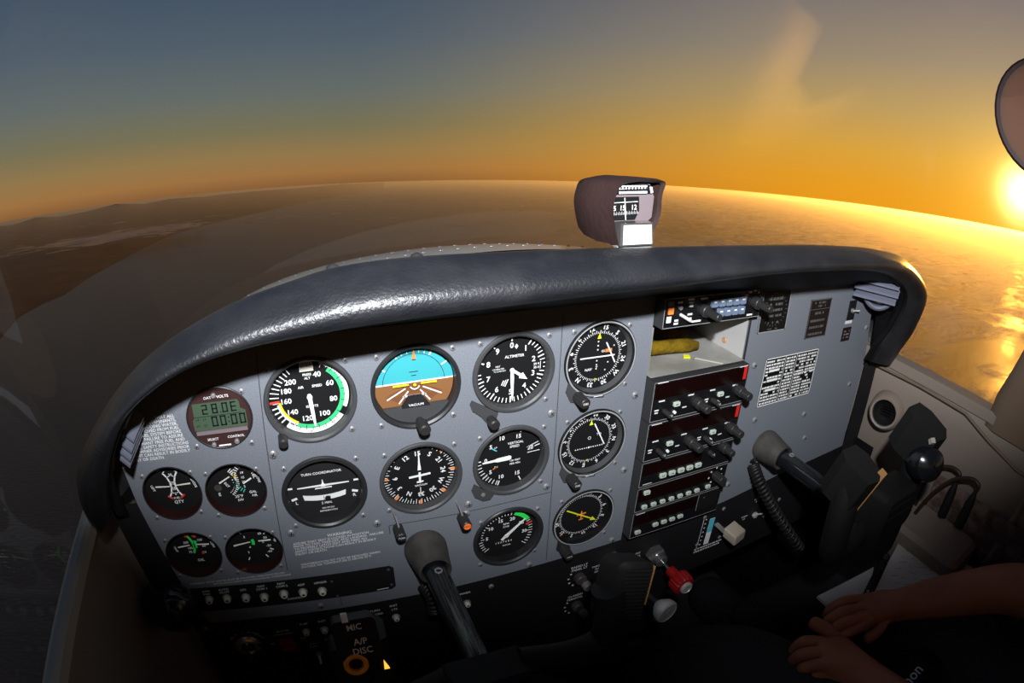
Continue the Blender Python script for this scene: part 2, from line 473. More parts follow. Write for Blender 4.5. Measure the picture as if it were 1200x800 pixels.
def make_clouds():
    mb = MB(); nr, na = 160, 220
    pts, fs, cov = [], [], []
    a0, a1 = math.radians(128), math.radians(-40)
    bank = onsea(150, 275, 20) - SEA0; bank -= UP * bank.dot(UP)
    for i in range(nr):
        r = 60 * (200.0 ** (i / (nr - 1)))
        for k in range(na):
            a = a0 + (a1 - a0) * k / (na - 1)
            q = Vector((r * math.cos(a), r * math.sin(a), 0))
            side = k / (na - 1)                             # 0 over the dark land, 1 towards the sun
            big = noise.noise(q * .005 + Vector((5, 2, 1)))
            c = -.24 + .34 * max(0, min(1, (side - .32) / .28)) + .20 * min(1, max(0, (r - 260) / 900)) + .10 * big - .34 * max(0, min(1, (150 - r) / 60))
            p = E1 * q.x + E2 * q.y
            t_ = (p - bank); along = t_.dot(bank.normalized()); across = (t_ - bank.normalized() * along).length
            c += .34 * math.exp(-(along / 170) ** 2 - (across / 230) ** 2)
            z = 22 + 3.0 * noise.fractal(q * .012, 1.0, 2.1, 4)
            if r > 6000: z -= (r - 6000) * .004
            pts.append(SEA0 + p + UP * z); cov.append(c)
    for i in range(nr - 1):
        for k in range(na - 1):
            fs.append((i * na + k, i * na + k + 1, (i + 1) * na + k + 1, (i + 1) * na + k))
    mb.raw(pts, fs, 'cloud_white')
    o = mb.build('cloud_deck', smooth=180)
    at = o.data.attributes.new('cover', 'FLOAT', 'POINT'); at.data.foreach_set('value', cov)
    tag(o, 'low broken layer of orange lit clouds over the sea', 'clouds', kind='stuff')
make_clouds()
def make_haze():
    m = bpy.data.materials.new('sea_haze'); m.use_nodes = True; MATS['sea_haze'] = m
    t = m.node_tree; t.nodes.clear()
    v = N(t, 'ShaderNodeVolumeScatter'); v.inputs['Color'].default_value = (.93, .90, .88, 1); v.inputs['Density'].default_value = HAZE; v.inputs['Anisotropy'].default_value = .70
    o = N(t, 'ShaderNodeOutputMaterial'); t.links.new(v.outputs[0], o.inputs['Volume'])
    mb = MB(); mb.frame((0, 0, 0), E1, E2, UP); mb.box(-26000, 26000, -26000, 26000, -3, 74, 'sea_haze')
    o = mb.build('haze', smooth=0); o.location = SEA0
    tag(o, 'thin evening haze lying over the sea and the clouds', 'haze', kind='stuff')
make_haze()
def make_cowl():
    t = thing('engine_cowling', (.29, .4, .70), 'rounded pale engine cowling with rivets showing ahead of the glareshield', 'cowling')
    mb = MB(); ys = [.282 + .06 * k for k in range(16)]; n = 33; pts, fs = [], []
    def zc(x, y):
        w = .50 - .05 * max(0, y - .5)
        top = .767 - .244 * (y - .5) - .25 * (y - .5) ** 2
        q = abs(x) / w
        return top - .165 * q ** 2.0 * w - .10 * q ** 6
    for y in ys:
        for k in range(n):
            x = -.5 + k / (n - 1); pts.append((.285 + x, y, zc(x, y)))
    for j in range(len(ys) - 1):
        for k in range(n - 1): fs.append((j * n + k, j * n + k + 1, (j + 1) * n + k + 1, (j + 1) * n + k))
    mb.raw(pts, fs, 'cowl_paint'); o = mb.build('cowl_skin', loc=t.location, parent=t); o.location = (0, 0, 0)
    rv = MB()
    for y in (.36, .46):
        for k in range(26):
            x = -.34 + k * .026; z = zc(x, y)
            rv.axis((.285 + x, y, z), (0, -.1, 1)); rv.lathe([(.0032, 0), (.0026, .0012), (.0001, .0018)], 'screw_steel', seg=8)
    o = rv.build('rivet', loc=t.location, parent=t); o.location = (0, 0, 0); o['kind'] = 'stuff'
make_cowl()

# ---------------------------------------------------------------- cabin shell
XL, XR, SILL = -.205, .80, .705
def make_shell():
    def wallmesh(name, rows, m, kind='structure'):
        mb = MB(); n = len(rows[0]); mb.raw([p for r in rows for p in r], [(j * n + k, j * n + k + 1, (j + 1) * n + k + 1, (j + 1) * n + k) for j in range(len(rows) - 1) for k in range(n - 1)], m)
        o = mb.build(name, smooth=50)
        if kind: tag(o, kind=kind)
        return o
    ysl = [.24, .1, .05, .02, -.02, -.06, -.1, -.15, -.2, -.26, -.34, -.5, -.8, -1.3]
    # right sidewall: sill, gentle bulge, foot well
    wallmesh('wall_right', [[(XR + .012 + dx, y, z) for y in ysl] for z, dx in ((SILL - .004, -.002), (.69, -.012), (.66, -.014), (.60, -.008), (.55, 0), (.52, .01), (.3, .03), (.08, .03))], 'trim_beige')
    # left sidewall: bulges inward towards the foot of the panel
    def lx(y, z):
        t = max(0, min(1, (.70 - z) / .3)); s = max(0, min(1, (y + .12) / .16))
        return XL - .006 + .062 * (t * t * (3 - 2 * t)) * (s * s * (3 - 2 * s)) - .01 * t
    wallmesh('wall_left', [[(lx(y, z), y, z) for y in ysl] for z in (.70, .68, .65, .62, .58, .54, .5, .46, .42, .36, .28, .18, .08)], 'trim_beige')
    # sill strips under the windshield ends
    for nm, x0, x1, mt in (('trim_1', XL - .010, XL + .004, 'trim_strip'), ('trim_2', XR - .006, XR + .03, 'trim_beige')):
        mb = MB(); pts = []; ys = [.06, .0, -.05, -.1, -.15, -.2, -.235, -.5, -.9]
        for y in ys:
            pts += [(x0, y, SILL - .012), (x0, y, SILL), (x0 + .004, y, SILL + .003), (x1 - .004, y, SILL + .003), (x1, y, SILL), (x1, y, SILL - .012)]
        mb.raw(pts, [(j * 6 + k, j * 6 + k + 1, j * 6 + 7 + k, j * 6 + 6 + k) for j in range(len(ys) - 1) for k in range(5)], mt)
        tag(mb.build(nm), kind='structure')
    # shut-line ledge on the right sidewall below the sill
    mb = MB(); mb.tube([(XR - .012, .03, .688), (XR - .012, -.1, .692), (XR - .012, -.19, .69), (XR - .011, -.24, .672), (XR - .006, -.30, .655), (XR - .004, -.42, .65)], .0022, 'pillar_brown', 8)
    tag(mb.build('trim_3'), kind='structure')
    # windshield posts
    for nm, s, x in (('trim_4', 1, XR), ('trim_5', -1, XL)):
        mb = MB(); prof = []
        for k, (y, z, dx) in enumerate(((-.222, SILL - .02, 0), (-.226, .73, 0), (-.240, .775, .004), (-.265, .86, .014), (-.31, 1.0, .04), (-.38, 1.15, .08), (-.44, 1.26, .12))):
            a = Vector((x - s * dx, y - (.07 if s < 0 else 0), z)); prof.append([a + Vector((s * .014, .004, 0)), a, a + Vector((-s * .008, -.02, 0)), a + Vector((-s * .008, -.09, 0)), a + Vector((s * .014, -.12, 0))])
        mb.raw([p for r in prof for p in r], [(j * 5 + k, j * 5 + k + 1, j * 5 + 6 + k, j * 5 + 5 + k) for j in range(6) for k in range(4)], 'pillar_brown')
        tag(mb.build(nm, smooth=60), kind='structure')
    mb = MB(); mb.box(XL - .05, XR + .05, -1.32, .42, -.06, -.08, 'floor_carpet') if False else mb.raw([(XL - .1, -1.3, .08), (XR + .1, -1.3, .08), (XR + .1, .42, .08), (XL - .1, .42, .08)], [(0, 1, 2, 3)], 'floor_carpet')
    tag(mb.build('floor', smooth=0), kind='structure')
    mb = MB(); mb.raw([(XL, .24, .08), (XR, .24, .08), (XR, .24, .70), (XL, .24, .70)], [(0, 1, 2, 3)], 'glare_under')
    tag(mb.build('wall_front', smooth=0), kind='structure')
    mb = MB(); mb.raw([(XL - .1, -1.3, .08), (XR + .1, -1.3, .08), (XR + .1, -1.3, 1.3), (XL - .1, -1.3, 1.3)], [(0, 1, 2, 3)], 'headliner')
    tag(mb.build('wall_back', smooth=0), kind='structure')
    mb = MB(); mb.raw([(XL - .1, -1.3, 1.28), (XR + .1, -1.3, 1.28), (XR + .1, -.42, 1.28), (XL - .1, -.42, 1.28), (XR + .0, -.30, 1.27), (XL - .0, -.30, 1.27)], [(0, 1, 2, 3), (3, 2, 4, 5)], 'headliner')
    tag(mb.build('ceiling', smooth=0), kind='structure')
    mb = MB(); ys = [.235, .1, -.05]
    mb.raw([p for y in ys for p in ((XR - .004, y, .08), (XR - .004, y, .56))], [(2 * k, 2 * k + 1, 2 * k + 3, 2 * k + 2) for k in range(2)], 'glare_under')  # black sheet added so the side under the panel stays dark
    tag(mb.build('shade_sheet_right', smooth=0), kind='structure')
make_shell()

def make_windshield():
    m = bpy.data.materials.new('windshield_acrylic'); m.use_nodes = True; MATS['windshield_acrylic'] = m
    t = m.node_tree; t.nodes.clear(); L = t.links.new
    lw = N(t, 'ShaderNodeLayerWeight'); lw.inputs['Blend'].default_value = .5
    p5 = N(t, 'ShaderNodeMath', operation='POWER'); L(lw.outputs['Facing'], p5.inputs[0]); p5.inputs[1].default_value = 5
    ma = N(t, 'ShaderNodeMath', operation='MULTIPLY_ADD'); L(p5.outputs[0], ma.inputs[0]); ma.inputs[1].default_value = .85; ma.inputs[2].default_value = .05
    tr = N(t, 'ShaderNodeBsdfTransparent'); tr.inputs[0].default_value = (.97, .97, .97, 1)
    gl = N(t, 'ShaderNodeBsdfGlossy'); gl.inputs['Roughness'].default_value = .0
    mx = N(t, 'ShaderNodeMixShader'); L(ma.outputs[0], mx.inputs[0]); L(tr.outputs[0], mx.inputs[1]); L(gl.outputs[0], mx.inputs[2])
    out = N(t, 'ShaderNodeOutputMaterial'); L(mx.outputs[0], out.inputs[0])
    bot = spline([(XL - .002, -.24, SILL), (XL - .002, -.12, SILL), (XL - .002, .0, SILL + .005), (XL + .004, .10, .73), (XL + .08, .21, .78), (XL + .2, .285, .81), (.2975, .315, .82), (XR - .2, .285, .81), (XR - .08, .21, .78), (XR - .01, .10, .73), (XR + .016, .0, SILL + .005), (XR + .02, -.12, SILL), (XR + .02, -.24, SILL)], 5)
    top = spline([(XL + .10, -.44, 1.27), (XL + .10, -.41, 1.275), (XL + .10, -.38, 1.28), (XL + .11, -.355, 1.285), (XL + .14, -.33, 1.29), (XL + .24, -.30, 1.29), (.2975, -.295, 1.29), (XR - .24, -.30, 1.29), (XR - .14, -.33, 1.29), (XR - .11, -.355, 1.285), (XR - .10, -.38, 1.28), (XR - .10, -.41, 1.275), (XR - .10, -.44, 1.27)], 5)
    mb = MB(); n = len(bot); rows = 7; pts = []
    for j in range(rows):
        u = j / (rows - 1)
        for a, b in zip(bot, top):
            side = max(0, min(1, (abs(a.x - .2975) - .40) / .08)); p = a.lerp(b, u); p.x = a.x + (b.x - a.x) * (u + side * (u ** 2.6 - u)); c = Vector((.2975, -.25, p.z)); d = (p - c); d.z = 0
            pts.append(p + d * .10 * math.sin(PI * u) * (1 - side) + Vector((0, 0, .02 * math.sin(PI * u))))
    mb.raw(pts, [(j * n + k, j * n + k + 1, (j + 1) * n + k + 1, (j + 1) * n + k) for j in range(rows - 1) for k in range(n - 1)], 'windshield_acrylic')
    tag(mb.build('window_1', smooth=180), kind='structure')
make_windshield()

# ---------------------------------------------------------------- glareshield
def make_glareshield():
    pairs = [((1041, 421), (1022, 424), (30.9, -12.6)), ((1055, 402), (1033, 406), (30.6, -11.8)), ((1069, 380), (1050, 382), (30.4, -10.5)), ((1082, 340), (1064, 348), (30.2, -9.2)), ((1063, 306), (1050, 326), (29.6, -8.15)), ((1030, 293), (1018, 317), (27.8, -7.25)), ((965, 288), (955, 318), (24, -7.12)),
             ((900, 288), (900, 322), (19.8, -7.08)), ((780, 290), (790, 336), (14.5, -6.8)), ((700, 292), (708, 345), (11.5, -6.8)), ((600, 296), (610, 357), (7.6, -6.8)), ((480, 303), (500, 371), (4, -6.8)), ((400, 314), (425, 382), (1.8, -6.8)), ((345, 330), (375, 391), (.3, -6.8)),
             ((250, 368), (290, 408), (-2.2, -6.9)), ((160, 430), (210, 437), (-4.4, -7.3)), ((110, 500), (152, 482), (-5.9, -8.4)), ((90, 555), (130, 526), (-6.9, -9.9)), ((98, 595), (124, 572), (-7.1, -11.6)), ((120, 612), (128, 606), (-7.0, -12.8))]
    n = len(pairs); top_w = [max(0, min(1, 1.3 - abs(k - 9) / 6.5)) for k in range(n)]
    yl = [.030, .040, .052, .066, .078, .086] + [.088] * (n - 8) + [.080, .070]
    yc_ = [.018, .026, .036, .046, .052] + [.056] * (n - 7) + [.052, .046]
    Cr = [onY(*p[0], -y_ - .014 * w) for p, w, y_ in zip(pairs, top_w, yc_)]
    Li = [onY(*p[1], -y_ - .010 * w) for p, w, y_ in zip(pairs, top_w, yl)]
    Un = [P(*p[2]) for p in pairs]
    cc = Vector((.30, 0, .70))
    def outw(p):
        d = Vector((p.x - cc.x, 0, p.z - cc.z)); d.x *= .55; return d.normalized()
    rows = []
    for k in range(n):
        c, l, u, w = Cr[k], Li[k], Un[k], top_w[k]; o = outw(c)
        ins = -outw(l)
        roll = [c.lerp(l, t) + Vector((0, -b, 0)) + o * b * .12 for t, b in ((.14, .008), (.3, .0145), (.5, .0185), (.7, .016), (.86, .010))]
        lip = [l, l + ins * .0015 + Vector((0, .004, 0)), l + Vector((0, .007, 0)) - ins * .001, l + ins * .0035 + Vector((0, .011, 0)), l - ins * .001 + Vector((0, .016, 0)), l.lerp(u, .5) - ins * .004, u + Vector((0, -.003, 0))]
        back = [c + Vector((0, .010, 0)) - o * .0016, c + Vector((0, .05, 0)) - o * .018]
        yb = .06 + .21 * w
        dz = (yb - c.y)
        back.append(Vector((c.x, yb, c.z)) - o * (.38 * dz))
        rows.append(back[::-1] + [c] + roll + lip)
    m = len(rows[0])
    cols = [spline([rows[k][j] for k in range(n)], 5) for j in range(m)]
    nn = len(cols[0]); sp = 9                              # upholstered rows first, dark underside after
    t = thing('glareshield', (.30, -.05, .86), 'long black padded glareshield with grained vinyl roll arching over the instrument panel', 'glareshield')
    mb = MB()
    mb.raw([p for c in cols[:sp + 1] for p in c], [(j * nn + k, j * nn + k + 1, (j + 1) * nn + k + 1, (j + 1) * nn + k) for j in range(sp) for k in range(nn - 1)], 'glare_vinyl')
    o = mb.build('padded_roll', t, smooth=180, loc=t.location); o.location = (0, 0, 0)
    mb = MB(); low = cols[sp:]
    mb.raw([p for c in low for p in c], [(j * nn + k, j * nn + k + 1, (j + 1) * nn + k + 1, (j + 1) * nn + k) for j in range(len(low) - 1) for k in range(nn - 1)], 'glare_under')
    o = mb.build('underside', t, smooth=40, loc=t.location); o.location = (0, 0, 0)
    for px, py in ((390, 317), (488, 304)):
        p = onY(px, py, -.045); mb = MB(); mb.axis(p - Vector((0, 0, .006)), (0, -.2, 1))
        mb.lathe([(.0058, 0), (.0058, .006), (.0045, .0095), (.002, .0112), (.0001, .0115)], 'knob_black', seg=16)
        o = mb.build('fastener', t, loc=t.location); o.location = (0, 0, 0)
    return cols
GL = make_glareshield()

# corner air vents under the glareshield
def corner_vent(loc, nrm, up, sx, label):
    t = thing('air_vent', loc, label, 'air vent', 'louvred corner vents under the glareshield')
    mb = MB(sx); mb.axis((0, 0, 0), nrm, up)
    mb.lathe([(.030, -.01), (.030, .003), (.027, .005), (.0245, .003), (.0245, -.004)], 'vent_rim', seg=36, sx=.78, sy=1)
    mb.disc(.0245, -.004, 'vent_blue', sx=.78, sy=1); mb.build('vent_rim', t)
    for k in range(4):
        y = .020 - .0095 * k; w = .78 * math.sqrt(max(0, .026 ** 2 - y * y)) + .003
        mb = MB(sx); mb.axis((0, 0, 0), nrm, up)
        pts = [(-w - .006, y - .004, .004), (w, y + .001, .004), (w, y + .0035, .004), (-w - .006, y - .001, .004), (-w - .010, y - .0065, .017), (w - .002, y - .0035, .017), (w - .002, y - .001, .017), (-w - .010, y - .0035, .017)]
        mb.add(pts, [(0, 1, 2, 3), (4, 5, 6, 7), (0, 1, 5, 4), (1, 2, 6, 5), (2, 3, 7, 6), (3, 0, 4, 7)], 'vent_blue'); mb.build('louver', t, smooth=0)
corner_vent(onY(1033, 335, -.036), (-.78, -.58, -.15), (.12, 0, 1), 1.18, 'pale blue louvred air vent in the panel corner beside the sunlit side')
corner_vent(onY(146, 508, -.026), (.93, -.10, -.40), (-.5, 0, 1), .78, 'pale blue louvred air vent half hidden beside the fuel safety lettering')

# ---------------------------------------------------------------- instrument panel
RB, RS = 1.6, 1.14
BIG = dict(asi=(.49, -9.13), ai=(4.15, -9.18), alt=(7.77, -9.17), vsi=(7.78, -12.96), tc=(.50, -12.92), dg=(4.16, -13.0), nav1=(11.36, -9.14), nav2=(11.37, -12.94), adf=(11.37, -16.9), tach=(7.77, -16.9))
SMALL = dict(fuel=(-5.14, -12.10), egt=(-2.72, -12.30), oil=(-5.12, -15.03), vac=(-2.67, -15.20))
CLOCK = (-2.70, -9.33)
def disc_hole(c, r, seg=40): return [(c[0] + r * math.cos(2 * PI * k / seg), c[1] + r * math.sin(2 * PI * k / seg)) for k in range(seg)]
def screw(mb, x, y, r=.115, h=0):
    mb.lathe([(r, h), (r * .95, h + r * .30), (r * .7, h + r * .52), (r * .3, h + r * .60), (.001, h + r * .61)], 'screw_steel', x, y, 14)
    a = random.uniform(0, PI)
    for q in (a, a + PI / 2): mb.hand(math.degrees(q), [(-r * .09, -r * .5), (r * .09, -r * .5), (r * .09, r * .5), (-r * .09, r * .5)], h + r * .5, h + r * .63, 'panel_black', x, y)
def make_panel():
    import bmesh
    t = thing('instrument_panel', P(12, -13), 'speckled grey metal instrument panel plate carrying all the dials', 'instrument panel')
    out = [(-7.0, -10.0), (-6.75, -10.7), (-6.62, -12.74), (-6.3, -15.5), (-5.9, -17.6), (-5.6, -18.9), (-3.5, -18.95), (.24, -19.08), (5.3, -19.18), (12.35, -19.05), (13.66, -19.03), (13.66, -6.7), (1.0, -6.7), (-4.5, -6.9), (-6.5, -8.2)]
    right = [(19.15, -18.85), (20.2, -18.78), (24.2, -18.3), (28.1, -18.1), (30.55, -18.0), (30.3, -15.2), (30.3, -11.8), (30.05, -10.5), (29.88, -9.2), (29.45, -8.15), (28.7, -7.45), (27.5, -7.15), (19.15, -7.0)]
    bm = bmesh.new()
    def loop(pts):
        vs = [bm.verts.new((x * I - t.location.x, 0, 1 + y * I - t.location.z)) for x, y in pts]
        for a, b in zip(vs, vs[1:] + vs[:1]): bm.edges.new((a, b))
    loop(out); loop(right)
    for c in BIG.values(): loop(disc_hole(c, 1.55))
    for c in SMALL.values(): loop(disc_hole(c, RS))
    loop(disc_hole(CLOCK, 1.12))
    bmesh.ops.triangle_fill(bm, use_beauty=True, use_dissolve=False, edges=bm.edges[:])
    me = bpy.data.meshes.new('panel_plate'); bm.to_mesh(me); bm.free(); me.materials.append(MATS['panel_grey'])
    o = bpy.data.objects.new('panel_plate', me); C.objects.link(o); o.parent = t
    # edge lip, seams and printed lettering
    def part(mb, name, lab=None):
        o = mb.build(name, t, loc=t.location); o.location = (0, 0, 0)
        if lab: o['label'] = lab
        return o
    def M(): return MB(I).frame((0, 0, 1 / I))
    mb = M()
    for a, b in (((-1.08, -7.2), (-1.56, -16.4)), ((9.58, -7.2), (9.66, -18.9)), ((5.6, -15.02), (9.6, -14.95)), ((2.75, -14.95), (5.6, -15.02)), ((2.75, -14.95), (2.75, -15.4)), ((.3, -17.9), (.3, -18.9))):
        d = Vector((b[0] - a[0], b[1] - a[1])); n = Vector((-d.y, d.x)).normalized() * .016
        mb.poly([(a[0] + n.x, a[1] + n.y), (b[0] + n.x, b[1] + n.y), (b[0] - n.x, b[1] - n.y), (a[0] - n.x, a[1] - n.y)], .012, 'bezel_charcoal')
    part(mb, 'seam_lines')
    mb = M()
    L = ['THAT ALL', 'ASSURE CONTAMINANTS,', 'INCLUDING WATER,', 'ARE REMOVED FROM FUEL', 'AND FUEL SYSTEM BEFORE', 'FLIGHT.  FAILURE TO ASSURE', 'CONTAMINANT FREE FUEL AND', 'HEED ALL SAFETY INSTRUCTIONS', 'AND OWNER ADVISORIES PRIOR', 'TO FLIGHT CAN RESULT IN BODILY', 'INJURY OR DEATH.']
    for k, s in enumerate(L[:10]): mb.text(s, -4.02 + (.03 if k > 6 else -.25 + .03 * k), -9.03 - .152 * k, .165, .012, 'lettering', al='R', wide=.98)
    mb.text(L[10], -6.42, -10.56, .165, .012, 'lettering', al='L')
    part(mb, 'fuel_safety_lettering', 'white fuel safety lettering')
    mb = M(); mb.text('WARNING', .79, -14.93, .20, .012, 'lettering')
    for k, s in enumerate(['ASSURE THAT SEAT IS LOCKED IN POSITION', 'PRIOR TO TAXI, TAKE-OFF, AND LANDING.  FAILURE', 'TO PROPERLY LATCH SEAT AND HEED ALL', 'SAFETY INSTRUCTIONS CAN RESULT IN BODILY', 'INJURY OR DEATH.']): mb.text(s, -1.08, -15.10 - .135 * k, .15, .012, 'lettering', al='L')
    for k, s in enumerate(['WINTERIZATION KIT MUST BE REMOVED WHEN', 'OUTSIDE AIR TEMPERATURE IS ABOVE 20\u00b0F.']): mb.text(s, -.98, -16.22 - .135 * k, .148, .012, 'lettering', al='L')
    for k, s in enumerate(['WARNING:  PITOT HEATER MUST BE ON WHEN OPERATING BELOW', '40\u00b0F IN INSTRUMENT METEOROLOGICAL CONDITIONS.']): mb.text(s, -5.75 + 1.0 * k, -16.50 - .14 * k, .13, .012, 'lettering', al='L')
    part(mb, 'warning_lettering', 'white warning lettering')
    for x, y in ((9.36, -11.12), (-1.09, -10.98), (13.19, -11.02), (-1.05, -14.52), (2.3, -14.72), (9.37, -14.6), (13.16, -14.72), (6.0, -14.63), (8.82, -18.91), (13.12, -18.83), (5.9, -15.1), (-.6, -18.72), (21.0, -13.9), (25.2, -14.5), (25.9, -16.2), (20.15, -17.6), (29.6, -9.9), (29.2, -13.4), (20.1, -10.75)):
        mb = M(); screw(mb, x, y, .17); part(mb, 'panel_screw')
    return t
make_panel()

class Gauge:
    """one dial: bezel, dial, pointers, knobs and its own mounting screws"""
    def __init__(s, name, c, label, group=None):
        s.t = thing(name, P(*c), label, 'gauge', group); s.c = c
    def mb(s): return MB(I)
    def done(s, mb, name, label=None, smooth=35):
        o = mb.build(name, s.t, smooth)
        if label: o['label'] = label
        return o
    def bezel(s, r=RB, rim='bezel_black', inner=1.40, depth=.32, dial='dial_black', edge=None):
        b = s.mb()
        b.lathe([(r, 0), (r, .05), (r - .04, .10), (inner + .07, .10), (inner, .04), (inner, -depth)], rim, seg=64)
        if edge: b.lathe([(r - .045, .102), (r - .075, .112), (r - .105, .102)], edge, seg=64)
        s.done(b, 'bezel'); s.h = -depth
        d = s.mb(); d.disc(inner + .01, -depth - .004, dial, seg=64); s.d = d
        return d
    def screws(s, offs, r=.115):
        for x, y in offs:
            b = s.mb(); screw(b, x, y, r); s.done(b, 'mounting_screw')
ALL4 = [(-1.31, 1.29), (1.31, 1.29), (-1.31, -1.29), (1.31, -1.29)]
def asi():
    g = Gauge('airspeed_indicator', BIG['asi'], 'round airspeed dial with green and white arcs, half in the glareshield shadow'); d = g.bezel(rim='bezel_charcoal', inner=1.42); h = g.h + .01
    w = 'white_paint'
    angs = {40: 24, 60: 62, 80: 104, 100: 148, 120: 192, 140: 232, 160: 264, 180: 290, 200: 315}
    ks = sorted(angs)
    def A(v):
        for a, b in zip(ks, ks[1:]):
            if v <= b: return angs[a] + (angs[b] - angs[a]) * (v - a) / (b - a)
        return angs[200] + (v - 200) * 1.2
    for v, a in angs.items(): d.text(str(v), .84 * math.sin(math.radians(a)), .84 * math.cos(math.radians(a)), .27, h, w, bold=.02)
    d.arc(1.22, 1.36, A(38), A(85), h, w); d.arc(1.06, 1.215, A(47), A(128), h, 'green_paint'); d.arc(1.02, 1.10, A(128), A(160), h, 'yellow_paint'); d.arc(1.10, 1.17, A(128), A(158), h, w)
    d.arc(1.22, 1.40, 128, 222, h, w)
    for v in range(40, 161, 5): d.tick(A(v), 1.18 if v % 10 else 1.10, 1.30, .022, h + .002, 'dial_black' if A(v) > 40 and A(v) < 215 else w)
    for v in range(130, 160, 5): d.tick(A(v), 1.18, 1.38, .05, h + .003, w)
    d.tick(A(162), 1.05, 1.40, .09, h + .003, 'red_paint')
    for v in range(168, 216, 6): d.tick(A(v), 1.06, 1.38, .035, h, w)
    for k in range(9): d.tick(134 + 10 * k, 1.24, 1.31, .014, h + .003, 'dial_black')
    d.text('120', -.12, -1.34, .10, h + .003, 'dial_black'); d.text('100', .72, -1.10, .10, h + .003, 'dial_black', rot=-35)
    d.poly([(-.24, .92), (.24, .92), (.22, 1.28), (-.22, 1.28)], h, 'cream_paint')
    for k in range(9): d.tick(-9 + 2.2 * k, 1.06, 1.24, .018, h + .003, 'dial_black')
    d.text('PRESS', 0, .80, .12, h, w); d.text('ALT', 0, .67, .12, h, w); d.text('AIR', -.26, .36, .13, h, w); d.text('SPEED', .30, .36, .13, h, w); d.text('KNOTS', .05, -.38, .13, h, w)
    g.done(d, 'dial')
    b = g.mb(); b.hand(176, [(-.05, -.12), (.05, -.12), (.075, 0), (.06, .7), (.03, 1.12), (-.03, 1.12), (-.06, .7), (-.075, 0)], h + .06, h + .08, w); b.lathe([(.10, h + .08), (.09, h + .10), (.001, h + .105)], w, seg=16); g.done(b, 'pointer')
    b = g.mb(); b.cyl(.17, 0, .55, 'knob_black', -1.13, -1.22, bev=.05); g.done(b, 'adjustment_knob')
    g.screws([ALL4[1], ALL4[3], (-1.31, 1.29)])
asi()
def ai():
    g = Gauge('attitude_indicator', BIG['ai'], 'round artificial horizon with turquoise sky over brown ground'); d = g.bezel(rim='bezel_black', inner=1.44, depth=.34); h = g.h + .01; w = 'white_paint'
    def half(lo, hi, r):
        n = 36; return [(r * math.cos(math.radians(lo + (hi - lo) * k / n)), r * math.sin(math.radians(lo + (hi - lo) * k / n))) for k in range(n + 1)]
    d.poly(half(3, 177, 1.42), h, 'sky_cyan'); d.poly(half(177, 363, 1.42), h, 'earth_brown')
    d.rect(-1.41, .03, 1.41, .085, h + .003, w)
    d.arc(1.10, 1.12, -88, 88, h + .003, 'dial_charcoal')
    for a in (-60, -30, -20, -10, 10, 20, 30, 60): d.tick(a, 1.14, 1.40, .05 if abs(a) > 25 else .03, h + .003, w)
    for y, l in ((.28, .14), (.42, .28)): d.rect(-l / 2 - .02, y, l / 2 + .02, y + .03, h + .003, 'dial_charcoal')
    d.poly([(-1.05, -.40), (1.05, -.40), (.55, -.72), (-.55, -.72)], h + .002, 'earth_dark'); d.poly([(-1.0, -.38), (1.0, -.38), (0, .05)], h + .001, 'earth_dark')
    for a, r0, r1 in ((-118, .35, 1.12), (118, .35, 1.12), (-142, .35, .92), (142, .35, .92)): d.tick(a, r0, r1, .05, h + .004, w)
    d.rect(-.42, -.50, .42, -.44, h + .004, w)
    g.done(d, 'horizon_ball')
    b = g.mb(); n = 24; lo = [(1.43 * math.cos(math.radians(214 + 112 * k / n)), 1.43 * math.sin(math.radians(214 + 112 * k / n))) for k in range(n + 1)]
    b.prism(lo, h + .02, h + .20, 'bezel_charcoal'); b.prism([(-.52, -.82), (.52, -.82), (.25, -.42), (-.25, -.42)], h + .05, h + .22, 'dial_charcoal'); b.text('VACUUM', 0, -.73, .13, h + .225, w); g.done(b, 'lower_shroud', 'dark lower shroud lettered VACUUM')
    b = g.mb(); b.prism([(-.78, -.01), (-.22, .0), (-.22, .06), (-.78, .06)], h + .12, h + .14, 'yellow_paint'); b.prism([(.22, .0), (.78, -.01), (.78, .06), (.22, .06)], h + .12, h + .14, 'yellow_paint')
    b.lathe([(.06, h + .14), (.001, h + .15)], 'yellow_paint', 0, 0, 12); b.arc(.14, .19, 110, 250, h + .13, w); g.done(b, 'aircraft_symbol', 'yellow miniature aircraft bar')
    b = g.mb(); b.prism([(-.07, .96), (.07, .96), (0, 1.36)], h + .12, h + .14, 'orange_paint'); g.done(b, 'roll_pointer', 'orange roll pointer')
    b = g.mb(); b.cyl(.12, 0, .3, 'knob_black', .06, -1.28); b.cyl(.21, .3, .85, 'knob_black', .06, -1.28, bev=.05, flute=(.15, .06), seg=32); g.done(b, 'setting_knob')
    g.screws(ALL4)
ai()
